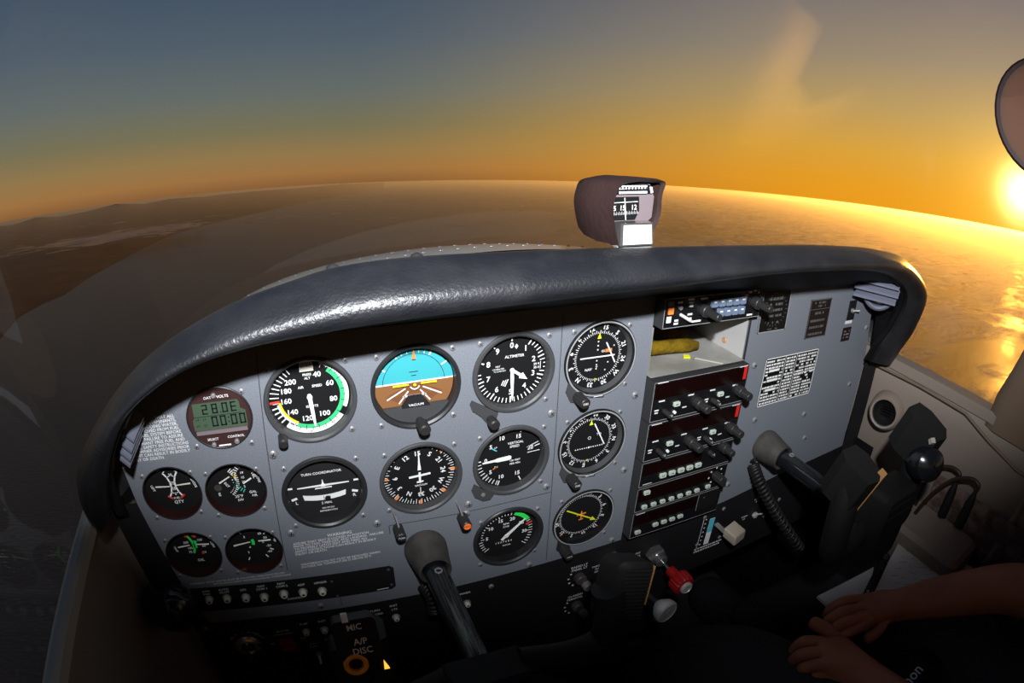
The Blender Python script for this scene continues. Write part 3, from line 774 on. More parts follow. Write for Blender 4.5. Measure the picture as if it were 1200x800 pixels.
def alt():
    g = Gauge('altimeter', BIG['alt'], 'round black altimeter dial numbered zero to nine'); d = g.bezel(rim='bezel_charcoal', inner=1.40); h = g.h + .01; w = 'white_paint'
    for k in range(50):
        big = k % 5 == 0; a = k * 7.2
        d.tick(a, 1.10 if big else (1.16 if 5 <= k < 38 else 1.28), 1.36, .05 if big else .035, h, w)
    for k in range(10):
        a = math.radians(36 * k); d.text(str(k), .93 * math.sin(a), .93 * math.cos(a), .30, h, w, bold=.02)
    d.text('ALTIMETER', .12, .50, .15, h, w); d.text('FEET', -.52, .16, .09, h, 'lettering'); d.text('CALIBRATED', -.50, .06, .08, h, 'lettering'); d.text('TO 20,000 FEET', -.44, -.03, .07, h, 'lettering')
    d.prism([(.86, -.14), (1.28, -.12), (1.28, .16), (.86, .14)], h, h + .005, 'dial_black')
    for k, s in enumerate(('29 9', '30 0')): d.text(s, 1.0, .07 - .14 * k, .13, h + .01, w)
    d.rect(1.15, -.14, 1.175, .16, h + .012, w)
    d.poly([(.18, .78), (.25, .88), (.18, .98), (.11, .88)], h + .006, w)
    for k in range(3): d.hand(205, [(-.09 + .075 * k, .40 + .05 * k), (-.055 + .075 * k, .40 + .05 * k), (-.055 + .075 * k, .70), (-.09 + .075 * k, .70)], h, h + .004, w)
    g.done(d, 'dial')
    b = g.mb(); b.hand(178, [(-.05, -.05), (.05, -.05), (.07, .3), (.045, .9), (.015, 1.24), (-.015, 1.24), (-.045, .9), (-.07, .3)], h + .09, h + .105, w); g.done(b, 'long_pointer')
    b = g.mb(); b.hand(126, [(-.055, 0), (.055, 0), (.055, .42), (.13, .46), (0, .78), (-.13, .46), (-.055, .42)], h + .06, h + .075, w); b.lathe([(.09, h + .1), (.07, h + .125), (.001, h + .13)], w, seg=16); g.done(b, 'short_pointer')
    b = g.mb(); b.prism([(-1.62, -.85), (-1.2, -1.12), (-.62, -1.5), (-.72, -1.85), (-1.02, -1.9), (-1.28, -1.55), (-1.62, -1.25), (-1.7, -1.0)], 0, .09, 'bezel_charcoal'); g.done(b, 'knob_lug')
    b = g.mb(); b.cyl(.16, .09, .3, 'knob_black', -.93, -1.70); b.cyl(.20, .3, .62, 'knob_black', -.93, -1.70, bev=.05, flute=(.15, .05), seg=32); g.done(b, 'setting_knob')
    g.screws([ALL4[0], ALL4[1], ALL4[3]])
alt()
def vsi():
    g = Gauge('vertical_speed_indicator', BIG['vsi'], 'round black vertical speed dial with white needle resting at zero'); d = g.bezel(rim='bezel_charcoal', inner=1.40); h = g.h + .01; w = 'white_paint'
    lab = {0: 270, 5: 308, 10: 341, 15: 24, 20: 76}
    for v, a in lab.items():
        r = math.radians(a); d.text(str(v), .95 * math.sin(r), .95 * math.cos(r), .25, h, w, bold=.02)
        d.tick(a, 1.14, 1.36, .045, h, w)
        if v and v < 20:
            a2 = 540 - a; r2 = math.radians(a2); d.text(str(v), .95 * math.sin(r2), .95 * math.cos(r2), .25, h, w, bold=.02); d.tick(a2, 1.14, 1.36, .045, h, w)
    for k in range(1, 10): d.tick(270 - 7.4 * k, 1.14 if k != 5 else 1.1, 1.34, .035, h, w)
    for k in range(1, 5): d.tick(270 + 7.4 * k, 1.26, 1.34, .02, h, w)
    d.tick(70, .82, 1.34, .03, h, w); d.tick(88, .80, 1.34, .03, h, w)
    d.text('VERTICAL', .28, .60, .15, h, w); d.text('SPEED', .24, .44, .15, h, w); d.text('100 FEET', .28, -.22, .12, h, w); d.text('PER MIN', .28, -.37, .12, h, w)
    d.text('UP', -.55, .52, .10, h, w); d.text('DN', -.52, -.38, .10, h, w); d.tick(306, .62, .86, .05, h, 'cyan_paint'); d.tick(234, .60, .80, .05, h, 'orange_paint')
    g.done(d, 'dial')
    b = g.mb(); b.hand(268, [(-.06, -.08), (.06, -.08), (.10, 0), (.085, .5), (.05, .62), (.03, 1.12), (-.03, 1.12), (-.05, .62), (-.085, .5), (-.10, 0)], h + .07, h + .09, w); g.done(b, 'pointer')
    b = g.mb(); b.prism([(-1.55, -.75), (-1.2, -1.05), (-.75, -1.4), (-.9, -1.62), (-1.2, -1.62), (-1.55, -1.35), (-1.66, -1.05)], 0, .10, 'bezel_charcoal'); b.lathe([(.09, .1), (.08, .12), (.001, .125)], 'screw_steel', -1.2, -1.3, 12); g.done(b, 'knob_lug')
    g.screws([ALL4[0], ALL4[1], ALL4[3]])
vsi()
def tcoord():
    g = Gauge('turn_coordinator', BIG['tc'], 'round black turn coordinator with white miniature aeroplane over a curved ball tube'); d = g.bezel(rim='bezel_black', inner=1.40, dial='dial_charcoal', depth=.36); h = g.h + .01; w = 'white_paint'
    d.text('TURN COORDINATOR', 0, .66, .145, h, w); d.text('2 MIN.', .04, -.70, .15, h, w); d.text('NO PITCH', .06, -.94, .10, h, w); d.text('INFORMATION', .06, -1.07, .10, h, w)
    for sx in (-1, 1):
        d.rect(sx * 1.27 - .11, .10, sx * 1.27 + .11, .18, h, w); d.hand(90 + sx * 17 if sx > 0 else 253, [(-.05, 1.10), (.05, 1.10), (.05, 1.33), (-.05, 1.33)], h - .002, h, w)
    d.text('L', -1.10, -.54, .20, h, w); d.text('R', 1.12, -.54, .20, h, w)
    g.done(d, 'dial')
    b = g.mb(); b.hand(90, [(-.02, -.98), (.02, -.98), (.035, 0), (.02, .98), (-.02, .98), (-.04, .3), (-.04, -.3)], h + .03, h + .045, w, 0, .13); b.lathe([(.09, h + .03), (.09, h + .06), (.06, h + .08), (.001, h + .085)], w, 0, .13, 16)
    b.prism([(-.035, .21), (.035, .21), (.015, .38), (-.015, .38)], h + .03, h + .045, w); b.prism([(-.32, .0), (.32, .0), (.32, .045), (-.32, .045)], h + .03, h + .045, w); g.done(b, 'aeroplane_symbol')
    b = g.mb(); pts = []; n = 20
    up_ = [(-.82 + 1.64 * k / n, -.27 - .10 * (1 - ((-.82 + 1.64 * k / n) / .82) ** 2) + .03) for k in range(n + 1)]
    up_ = [(x, y + .01) for x, y in up_]; lo_ = [(x * .96, y - .20) for x, y in up_]
    b.prism(lo_ + up_[::-1], h, h + .04, 'white_paint'); b.rect(-.05, -.60, -.03, -.34, h + .045, 'dial_black'); b.rect(.19, -.60, .21, -.34, h + .045, 'dial_black'); g.done(b, 'inclinometer_tube')
    b = g.mb(); b.lathe([(.115, h + .045), (.09, h + .10), (.001, h + .12)], 'dial_black', .10, -.47, 20); g.done(b, 'ball')
    g.screws(ALL4)
tcoord()
def card(d, h, r_in, r_out, top, w, names, size=.21, rt=.0, minor=5, lab_r=None, len_big=.16, len_small=.10, invert=False):
    for k in range(0, 360, minor):
        a = k - top; big = k % 10 == 0
        if invert: d.tick(a, r_out - (len_big if big else len_small), r_out, .026, h, w)
        else: d.tick(a, r_in, r_in + (len_big if big else len_small), .024, h, w)
    for k, nme in enumerate(names):
        a = math.radians(30 * k - top); d.text(nme, lab_r * math.sin(a), lab_r * math.cos(a), size, h, w, rot=math.degrees(a), bold=.02)
NAMES = ['N', '3', '6', 'E', '12', '15', 'S', '21', '24', 'W', '30', '33']
def dg():
    g = Gauge('heading_indicator', BIG['dg'], 'round black heading dial with white aeroplane outline and compass card'); d = g.bezel(rim='bezel_charcoal', inner=1.42); h = g.h + .01; w = 'white_paint'
    card(d, h, 1.12, 1.38, 152, w, NAMES, size=.27, lab_r=.93, invert=True, len_big=.22, len_small=.14)
    for a in (-90, -45, 45, 90, 135, 180, 225): d.tick(a, 1.20, 1.41, .075, h + .004, 'orange_paint', w1=.11)
    g.done(d, 'compass_card')
    b = g.mb(); z0, z1 = h + .07, h + .085
    b.prism([(-.07, .24), (.07, .24), (.035, .55), (.012, 1.02), (-.012, 1.02), (-.035, .55)], z0, z1, w); b.prism([(-.04, -.34), (.04, -.34), (.04, .14), (-.04, .14)], z0, z1, w)
    b.prism([(-.42, -.07), (.42, -.02), (.42, .06), (-.42, .01)], z0, z1 + .003, w); b.prism([(-.13, -.33), (.13, -.31), (.13, -.25), (-.13, -.27)], z0, z1 + .003, w); b.text('VACUUM', .03, -.46, .12, z0, w); b.prism([(-.015, -.9), (.015, -.9), (.015, -.55), (-.015, -.55)], z0, z1, 'lettering'); g.done(b, 'aeroplane_symbol')
    b = g.mb(); b.cyl(.045, 0, .3, 'screw_steel', -1.17, -1.32, 12); b.tube([(-1.17, -.3, -1.32), (-1.13, -.42, -1.55), (-1.10, -.55, -1.85)], .04, 'screw_steel')
    b.cyl(.20, .25, .95, 'knob_black', -1.12, -1.90, bev=.05, flute=(.1, .06), seg=36); b.text('PUSH', -1.12, -1.90, .11, .953, 'lettering'); g.done(b, 'caging_knob')
    b = g.mb(); b.cyl(.045, 0, .3, 'screw_steel', 1.35, -1.42, 12); b.tube([(1.35, -.3, -1.42), (1.42, -.42, -1.7), (1.46, -.5, -1.95)], .04, 'screw_steel')
    b.cyl(.20, .25, .95, 'knob_black', 1.47, -1.98, bev=.04, seg=32); b.disc(.15, .952, 'amber_lens', 1.47, -1.98, 24); b.text('HDG', 1.47, -1.98, .12, .955, 'dial_black'); g.done(b, 'heading_bug_knob', 'black knob with orange end')
    g.screws([ALL4[0], (-1.33, -1.20), ALL4[1]])
dg()
def tach():
    g = Gauge('tachometer', BIG['tach'], 'black engine speed dial with green arc and red line, lowest of its column'); d = g.bezel(rim='bezel_black', inner=1.40); h = g.h + .01; w = 'white_paint'
    def A(v): return -128 + v * 7.35
    cx, cy = 0, -.12
    for v in range(0, 36): 
        a = A(v)
        if 19 < v < 26: continue
        d.tick(a, 1.06 if v % 5 else .98, 1.24 if not 4 < v < 19 else 1.14, .032, h, w, cx, cy)
    for v in (5, 10, 15, 20, 25, 30):
        a = math.radians(A(v)); d.text(str(v), cx + .86 * math.sin(a), cy + .86 * math.cos(a), .24, h, w, bold=.02)
    d.arc(1.06, 1.26, A(20), A(25.5), h, 'lime_paint', cx, cy); d.tick(A(27), .98, 1.28, .09, h + .002, 'red_paint', cx, cy)
    d.text('RPM', .0, .48, .14, h, w); d.text('X100', .0, .33, .13, h, w); d.rect(-.62, -.62, .42, -.42, h, 'dial_black'); d.text('1 2 0 7 6 8 4', -.1, -.52, .15, h + .003, 'lettering'); d.text('HOURS', .05, -.74, .11, h, w)
    g.done(d, 'dial')
    b = g.mb(); b.hand(49, [(-.05, -.30), (.05, -.30), (.075, 0), (.05, .8), (.02, 1.12), (-.02, 1.12), (-.05, .8), (-.075, 0)], h + .07, h + .09, w, cx, cy); b.lathe([(.11, h + .09), (.09, h + .12), (.001, h + .125)], 'cream_paint', cx, cy, 16); g.done(b, 'pointer')
    g.screws([(1.28, 1.22), (-1.28, -1.24), (1.25, -1.18), (-1.25, 1.15)])
tach()
def nav(key, name, top, label, gs):
    g = Gauge(name, BIG[key], label, None); d = g.bezel(rim='dial_black' if gs else 'dial_black', inner=1.44, depth=.25, edge='grey_paint'); h = g.h + .01; w = 'white_paint'
    d.disc(1.30, h - .002, 'dial_black'); d.lathe([(1.44, .0), (1.36, h)], 'bezel_charcoal', seg=48)
    card(d, h, .95, 1.1, top, w, NAMES, size=.26, lab_r=1.20, len_big=.13, len_small=.08)
    d.poly([(-.09, .74), (.09, .74), (0, .98)], h + .006, 'lime_yellow'); d.tick(182, .93, 1.0, .06, h + .006, 'lime_yellow')
    if gs:
        for y in (.62, .45, .28, -.18, -.35, -.52): d.disc(.032, h, w, -.03, y, 10)
        for x in (.5, .66): pass
        for x, y in ((.72, .66), (.70, .38), (.48, -.30), (.38, -.62)): d.disc(.03, h, 'lettering', x, y, 10)
        d.text('GS', .22, .19, .13, h, 'white_paint'); d.prism([(.32, .13), (.62, .13), (.62, .27), (.32, .27)], h, h + .004, 'orange_paint'); d.text('NAV', -.38, -.52, .15, h, w); d.text('T', -.02, -.48, .16, h, w)
    else:
        for k in range(-6, 7): d.disc(.03 if k else .05, h, w, k * .105, -.34, 10)
        d.lathe([(.075, h), (.055, h)], w, -.02, .12, 14); d.text('TO', .42, .22, .16, h, w)
    g.done(d, 'compass_card')
    b = g.mb(); b.prism([(.28, .56), (.33, .58), (.80, -.32), (.75, -.34)] if gs else [(.10, .80), (.15, .82), (.72, -.28), (.67, -.30)], h + .05, h + .065, w); g.done(b, 'course_needle')
    if gs:
        b = g.mb(); b.prism([(-.82, .0), (.72, -.02), (.72, .03), (-.82, .05)], h + .07, h + .08, w); g.done(b, 'glideslope_needle')
    b = g.mb(); b.prism([(-1.35, -.75), (-1.0, -1.1), (-.6, -1.35), (-.55, -1.5), (-.85, -1.75), (-1.25, -1.6), (-1.45, -1.2)], 0, .1, 'bezel_charcoal'); b.prism([(-.5, -1.38), (.25, -1.5), (.25, -1.64), (-.4, -1.56)], 0, .1, 'bezel_charcoal'); b.rect(-.22, -1.57, .18, -1.52, .103, 'white_paint'); g.done(b, 'knob_lug')
    b = g.mb(); b.cyl(.24, .1, .72, 'knob_black', -.95, -1.42, flute=(.15, .12), seg=28, r1=.22); b.cyl(.19, .72, .76, 'knob_black', -.95, -1.42, bev=.03); b.text('OBS', -.95, -1.42, .13, .763, 'cream_paint'); g.done(b, 'course_knob')
    g.screws([(-1.26, 1.26), (1.18, 1.26), (1.25, -1.26)])
nav('nav1', 'course_deviation_indicator', 138, 'round course dial with two crossed white needles and an orange flag', True)
nav('nav2', 'course_deviation_indicator', 262, 'round course dial with one slanting needle over a dotted scale, middle of its column', False)
def adf():
    g = Gauge('direction_finder_indicator', BIG['adf'], 'round dial with slanting yellow needle and small orange aeroplane'); d = g.bezel(r=1.55, rim='dial_black', inner=1.42, depth=.25, edge='grey_paint'); h = g.h + .01; w = 'white_paint'
    card(d, h, 1.0, 1.1, -18, w, ['N', '3', '6', 'E', '12', '15', 'S', '21', '24', 'W', '30', '33'], size=.24, lab_r=1.20, len_big=.12, len_small=.08)
    for a in (0, 45, 135, 225, 315): d.tick(a, 1.28, 1.38, .05, h + .003, 'orange_paint')
    d.prism([(-.02, -.3), (.04, -.3), (.04, .2), (-.02, .2)], h, h + .01, 'orange_paint'); d.prism([(-.22, -.02), (.24, .02), (.24, .09), (-.22, .05)], h, h + .012, 'orange_paint'); d.prism([(-.1, -.3), (.12, -.28), (.12, -.23), (-.1, -.25)], h, h + .012, 'orange_paint')
    g.done(d, 'compass_card')
    b = g.mb(); b.hand(122, [(-.03, -.92), (.03, -.92), (.03, .62), (.11, .62), (0, .92), (-.11, .62), (-.03, .62)], h + .05, h + .065, 'lime_yellow'); g.done(b, 'bearing_needle', 'yellow bearing needle')
    b = g.mb(); b.prism([(-1.2, -.95), (-.7, -1.3), (-.55, -1.55), (-.95, -1.8), (-1.25, -1.5)], 0, .1, 'bezel_black'); g.done(b, 'knob_lug')
    b = g.mb(); b.cyl(.25, .1, .72, 'knob_black', -.92, -1.50, flute=(.15, .08), seg=28, r1=.22); b.text('HDG', -.92, -1.50, .12, .725, 'cream_paint'); g.done(b, 'heading_knob')
    g.screws([(-1.2, 1.26), (1.22, 1.22), (1.22, -1.26)])
adf()
def small(name, key, label, fn, scr):
    g = Gauge(name, SMALL[key], label, None)
    b = g.mb(); b.lathe([(RS, .0), (RS, -.50)], 'copper_wall', seg=48); b.lathe([(RS + .02, 0), (RS + .02, .012), (RS - .02, .012), (RS - .02, -.02)], 'bezel_black', seg=48); g.done(b, 'bezel')
    d = g.mb(); d.disc(RS + .01, -.50, 'dial_black', seg=48); fn(g, d, -.49); g.done(d, 'dial'); g.screws(scr, .10)
def bow(d, cx, r, a0, a1, h, m, wd=.035): d.arc(r - wd, r + wd, a0, a1, h, m, cx, 0)
SCR = [(-.95, .88), (.92, .82), (-.9, -.95), (.9, -.9)]
def f_fuel(g, d, h):
    w = 'white_paint'
    for sx in (-1, 1):
        cx = sx * -1.02 + 0
        a0, a1 = (50, 128) if sx > 0 else (232, 310)
        d.arc(.80, .86, a0, a1, h, w, -sx * .92 + sx * .0, .06)
        for k in range(6): d.tick(a0 + (a1 - a0) * k / 5, .80, .95, .028, h, w, -sx * .92, .06)
        d.tick(a1 if sx > 0 else a0, .74, .96, .07, h + .002, 'red_paint', -sx * .92, .06)
    d.text('26', -.42, .74, .16, h, w); d.text('26', .34, .74, .16, h, w)
    for y, s in ((.5, '20'), (.12, '15'), (-.12, '10'), (-.34, '5')): d.text(s, 0, y, .15, h, w)
    d.text('FUEL', 0, -.52, .12, h, w); d.text('QTY', .04, -.70, .19, h, w); d.text('LEFT', -.84, 0, .14, h, w, rot=76); d.text('RIGHT', .84, .05, .14, h, w, rot=-104)
    for sx, a in ((-1, 94), (1, 268)):
        b = g.mb(); b.hand(a, [(-.03, 0), (.03, 0), (.02, .56), (-.02, .56)], h + .04, h + .055, 'cream_paint', sx * .70, .08); g.done(b, 'pointer')
small('fuel_quantity_gauge', 'fuel', 'small fuel quantity dial with two crossed white arcs, upper outer one of four', f_fuel, SCR)
def f_egt(g, d, h):
    w = 'white_paint'
    d.arc(.56, .62, 30, 150, h, 'dial_black', -.62, .05)
    for k in range(15): d.tick(46 + 7 * k, .58, .76, .035, h, w if k not in (3, 4) else 'yellow_paint', -.62, .12)
    for k in range(13): d.tick(215 + 9 * k, .58, .74, .035, h, w if k > 5 else 'teal_paint', .62, .18)
    for k, s in enumerate(('19', '15', '10', '5')): d.text(s, .30, .42 - .2 * k, .14, h, w)
    d.text('EGT', -.36, -.02, .14, h, w, rot=60); d.text('25\u00b0F', .0, -.58, .17, h, w); d.text('DIV', .03, -.75, .14, h, w); d.text('FUEL', .72, .3, .16, h, w, rot=80); d.text('FLOW', .86, .1, .14, h, w, rot=80); d.text('GAL', .56, -.46, .15, h, w); d.text('HR', .6, -.62, .15, h, w)
    d.disc(.15, h, 'collar_grey', -.72, -.10, 16); d.text('E', -.72, -.40, .2, h, w)
    b = g.mb(); b.hand(62, [(-.03, 0), (.03, 0), (.02, .5), (-.02, .5)], h + .04, h + .055, 'cream_paint', -.62, .12); g.done(b, 'pointer')
    b = g.mb(); b.hand(240, [(-.03, 0), (.03, 0), (.02, .4), (-.02, .4)], h + .04, h + .055, w, .62, .18); g.done(b, 'pointer')
small('exhaust_temperature_gauge', 'egt', 'small dial with fan shaped exhaust temperature and fuel flow scales', f_egt, SCR)
def f_oil(g, d, h):
    w = 'white_paint'
    d.arc(.78, .88, 52, 118, h, 'lime_paint', -.82, .10); d.tick(52, .74, .92, .10, h + .002, 'red_paint', -.82, .10)
    d.arc(.66, .80, 262, 292, h, 'lime_paint', .80, .06); d.tick(308, .66, .82, .10, h + .002, 'red_paint', .72, .1); d.tick(240, .58, .7, .10, h + .002, 'red_paint', .85, .0)
    for s, x, y in (('245', -.30, .72), ('200', -.28, .28), ('100', -.18, -.02), ('75', -.22, -.22), ('115', .30, .80), ('100', .32, .34), ('60', .42, .02), ('20', .36, -.30)): d.text(s, x, y, .15, h, w)
    d.text('OIL', .10, -.68, .19, h, w); d.text('TEMP', -.80, .0, .13, h, w, rot=76); d.text('PRESS', .80, .05, .13, h, w, rot=-104)
    for sx, a in ((-1, 84), (1, 276)):
        b = g.mb(); b.hand(a, [(-.03, 0), (.03, 0), (.02, .52), (-.02, .52)], h + .04, h + .055, w, sx * .66, .12); g.done(b, 'pointer')
small('oil_gauge', 'oil', 'small dial with long bright green oil arc, lower outer one of four', f_oil, SCR)
def f_vac(g, d, h):
    w = 'white_paint'
    d.arc(.34, .46, 70, 110, h, 'lime_paint', -.40, .08)
    for a, r in ((20, .9), (50, .8), (-35, .85), (120, .85), (150, .9), (205, .9)): d.tick(a, r - .16, r, .045, h, w)
    for s, x, y in (('60', .34, .46), ('30', .52, .22), ('0', .4, .02), ('-30', .58, -.2), ('-60', .56, -.50), ('5', -.3, .38), ('4', -.18, -.16), ('3', -.3, -.42), ('VAC', .0, .80), ('AMP', .9, .1)): d.text(s, x, y, .15, h, w, rot=-80 if s == 'AMP' else 0)
    b = g.mb(); b.hand(82, [(-.035, -.1), (.035, -.1), (.02, .62), (-.02, .62)], h + .04, h + .055, 'cream_paint', -.72, .06); g.done(b, 'pointer')
    b = g.mb(); b.hand(272, [(-.03, 0), (.03, 0), (.02, .5), (-.02, .5)], h + .04, h + .055, w, .72, .12); g.done(b, 'pointer')
small('vacuum_gauge', 'vac', 'small suction and ammeter dial with green centre mark, nearest the turn coordinator', f_vac, SCR)
def clock():
    c = CLOCK; t = thing('digital_clock', P(*c), 'round brown digital clock with green display reading volts and zero time', 'clock')
    def fin(mb, nm, lab=None):
        o = mb.build(nm, t)
        if lab: o['label'] = lab
    b = MB(I); b.lathe([(1.17, 0), (1.17, .04), (1.13, .06), (1.10, .03)], 'bezel_black', seg=48); b.disc(1.12, .02, 'clock_brown', seg=48)
    b.text('VOLTS', .25, .78, .14, .024, 'white_paint'); b.text('OAT', -.28, .78, .13, .024, 'lettering')
    b.text('SELECT', -.38, -.76, .125, .024, 'white_paint'); b.text('CONTROL', .45, -.74, .125, .024, 'white_paint'); b.rect(-.22, -1.06, .22, -1.0, .024, 'white_paint'); fin(b, 'case')
    b = MB(I); b.poly([(-.86, .62), (.72, .62), (.78, .52), (.78, .3), (.95, .2), (.95, -.38), (-.95, -.38), (-.95, .0), (-.88, .1)], .026, 'lcd_green'); b.rect(-.9, .115, .8, .135, .029, 'lcd_ink')
    def seg(ch, x, y, s):
        on = {'0': 'abcdef', '2': 'abged', '8': 'abcdefg', 'E': 'afged'}[ch]; w_, hh, t_ = .2 * s, .36 * s, .05 * s
        rc = dict(a=(0, hh - t_, w_, hh), d=(0, 0, w_, t_), g=(0, hh / 2 - t_ / 2, w_, hh / 2 + t_ / 2), f=(0, hh / 2, t_, hh), e=(0, 0, t_, hh / 2), b=(w_ - t_, hh / 2, w_, hh), c=(w_ - t_, 0, w_, hh / 2))
        for q in on:
            x0, y0, x1, y1 = rc[q]; b.rect(x + x0, y + y0, x + x1, y + y1, .030, 'lcd_ink')
    for ch, x in (('2', -.55), ('8', -.20), ('0', .16), ('E', .46)): seg(ch, x, .20, 1.0)
    b.rect(.08, .20, .12, .25, .03, 'lcd_ink')
    for ch, x in (('0', -.28), ('0', .02), ('0', .40), ('0', .70)): seg(ch, x, -.28, 1.05)
    for y in (-.18, -.02): b.rect(.30, y, .35, y + .05, .03, 'lcd_ink')
    for s, x, y in (('UT', -.78, .02), ('LT', -.52, .02), ('FT', -.78, -.22), ('ET', -.52, -.22)): b.text(s, x, y, .11, .03, 'lcd_ink')
    fin(b, 'display', 'green liquid crystal display')
    b = MB(I); b.box(-.90, .92, -.52, -.40, .02, .10, 'compass_case'); fin(b, 'display_ledge')
    for x, y in ((-.38, -.95), (.45, -.92), (-.05, .86)):
        b = MB(I); b.cyl(.09, .02, .14, 'screw_steel', x, y, 16, bev=.03); fin(b, 'button')
    for x, y in ((.92, .86), (-1.02, -.96), (.95, -1.08)):
        b = MB(I); screw(b, x, y, .11); fin(b, 'mounting_screw')
clock()

# ---------------------------------------------------------------- placards and small switches on the passenger side
def placard(name, c, w, hgt, label, fn, group=None, base='placard_black', edge=None):
    t = thing(name, P(*c), label, 'placard', group)
    b = MB(I); b.prism([(-w / 2, -hgt / 2), (w / 2, -hgt / 2), (w / 2, hgt / 2), (-w / 2, hgt / 2)], .004, .03, base)
    if edge:
        for x0, y0, x1, y1 in ((-w / 2, -hgt / 2, w / 2, -hgt / 2 + .05), (-w / 2, hgt / 2 - .05, w / 2, hgt / 2), (-w / 2, -hgt / 2, -w / 2 + .05, hgt / 2), (w / 2 - .05, -hgt / 2, w / 2, hgt / 2)): b.rect(x0, y0, x1, y1, .034, edge)
    o = b.build('plate', t, smooth=0); b = MB(I); fn(b); b.build('lettering', t, smooth=0)
def dashes(b, x0, x1, y, hh, m, h=.036, density=.75):
    x = x0
    while x < x1:
        l = random.uniform(.05, .22)
        if random.random() < density: b.rect(x, y - hh / 2, min(x + l, x1), y + hh / 2, h, m)
        x += l + random.uniform(.02, .06)
def p1(b):
    for k in range(24):
        a = math.radians(15 * k); b.tick(15 * k, .74, .84, .03, .036, 'faint_lettering', 0, .02)
    b.text('VINCES', .0, .62, .2, .036, 'faint_lettering') if False else dashes(b, -.5, .5, .58, .14, 'faint_lettering')
    for y in (.3, .02, -.26): dashes(b, -.45, .5, y, .12, 'faint_lettering', density=.8)
    dashes(b, -.4, .4, -.60, .10, 'faint_lettering'); dashes(b, -.35, .35, .84, .06, 'faint_lettering'); dashes(b, -.35, .35, -.92, .06, 'faint_lettering')
placard('placard', (20.85, -8.07), 2.0, 2.12, 'black metal placard with a ring of tick marks beside the audio panel knob', p1, None, edge='grey_paint')
def p2(b):
    dashes(b, -.55, .55, .86, .10, 'faint_lettering', density=.9); dashes(b, -.4, .4, .68, .10, 'faint_lettering', density=.9); b.rect(-.85, .50, .85, .53, .036, 'faint_lettering')
    for y in (.30, -.1, -.45, -.82): dashes(b, -.68, .55, y, .13, 'faint_lettering', density=.9)
placard('placard', (24.49, -8.83), 1.78, 2.08, 'brown black placard with four faint lines of lettering', p2, None, base='placard_brown', edge='faint_lettering')
def p3(b):
    w = 'white_paint'
    for x in (-.62, .28): b.rect(x - .015, -1.28, x + .015, 1.28, .037, w)
    b.rect(.28, .10, 2.1, .14, .037, w)
    for k in range(14):
        y = 1.12 - .175 * k
        if k in (3, 4, 6, 7, 9): 
            b.rect(-1.75, y - .05, -.95, y + .08, .036, w) if k in (3, 6, 9) else None
            dashes(b, -2.0, -1.8, y, .09, w); dashes(b, -.9, -.7, y, .09, w)
        else: dashes(b, -2.0, -.7, y, .10, w, density=.9)
        dashes(b, -.52, .18, y, .10, w, density=.9); dashes(b, .38, 1.1, y, .10, w, density=.9)
        dashes(b, 1.2, 2.0, y, .10, w, density=.9 if k < 6 or k > 8 else .4)
placard('operating_placard', (23.0, -11.87), 4.22, 2.62, 'wide black placard crowded with white operating limits and white border', p3, edge='white_paint')
def p4(b):
    for y in (.18, .0, -.18): dashes(b, -.28, .28, y, .09, 'compass_case', density=.9)
    b.disc(.05, .036, 'white_paint', 0, 0, 10)
placard('placard', (27.5, -10.05), .82, .80, 'tiny square dark placard below the toggle switch', p4, None, base='placard_brown')
def toggles():
    t = thing('toggle_switch', P(27.55, -8.66), 'small black toggle switch above the tiny placard', 'switch')
    b = MB(I); b.prism(rr(-.34, -.55, .34, .55, .05), .004, .06, 'panel_black'); b.rect(-.4, -.78, .3, -.6, .01, 'lettering'); b.build('plate', t)
    b = MB(I); b.cyl(.13, .06, .16, 'screw_steel', 0, 0, 16); b.frame((.02, -.16, 0), (1, 0, 0), (0, 0, 1), (.2, -1, .35)); b.cyl(.05, 0, .4, 'alu', 0, 0, 12, bev=.02); b.build('lever', t)
    for y in (.72, -.02):
        b = MB(I); screw(b, .1 if y > .5 else .44, y, .1); b.build('mounting_screw', t)
toggles()

# ---------------------------------------------------------------- radio stack
FH = .57                                                    # radio faces stand out from the panel (inches)
K = 1 - FH * I / D
RX0, RX1 = 13.68, 19.12                                     # left and right of the stack
def radio(name, z1, z0, label, faces, cat='radio', xr=RX1, xl=RX0):
    t = thing(name, P((RX0 + RX1) / 2, (z0 + z1) / 2), label, cat); cx, cz = (RX0 + RX1) / 2, (z0 + z1) / 2
    b = MB(I); b.prism([(xl - cx, z0 - cz + .02), (xr - cx, z0 - cz + .02), (xr - cx, z1 - cz - .02), (xl - cx, z1 - cz - .02)], -2.0, FH, 'radio_side')
    b.rect(xl - cx + .05, z0 - cz + .06, xr - cx - .05, z1 - cz - .06, FH + .004, 'radio_black')
    for x0, y0, x1, y1 in ((xl - cx + .02, z0 - cz + .04, xr - cx - .02, z0 - cz + .065), (xl - cx + .02, z1 - cz - .065, xr - cx - .02, z1 - cz - .04), (xl - cx + .02, z0 - cz + .04, xl - cx + .045, z1 - cz - .04)): b.rect(x0, y0, x1, y1, FH + .006, 'grey_paint')
    def fin(mb, nm, lab=None):
        o = mb.build(nm, t)
        if lab: o['label'] = lab
    faces(fin, b, FH + .008, cx, cz)
    return t
def knob2(fin, x, y, r0=.26, r1=.20, l0=.45, l1=.95, h=FH, nm='tuning_knob'):
    b = MB(I); b.lathe([(r0 + .03, h), (r0 + .03, h + .06)], 'knob_black', x, y, 28); b.cyl(r0, h + .06, h + l0, 'knob_black', x, y, 36, bev=.03, flute=(.1, .05)); b.cyl(r1, h + l0, h + l1, 'knob_black', x, y, 32, bev=.03, flute=(.1, .06)); fin(b, nm)
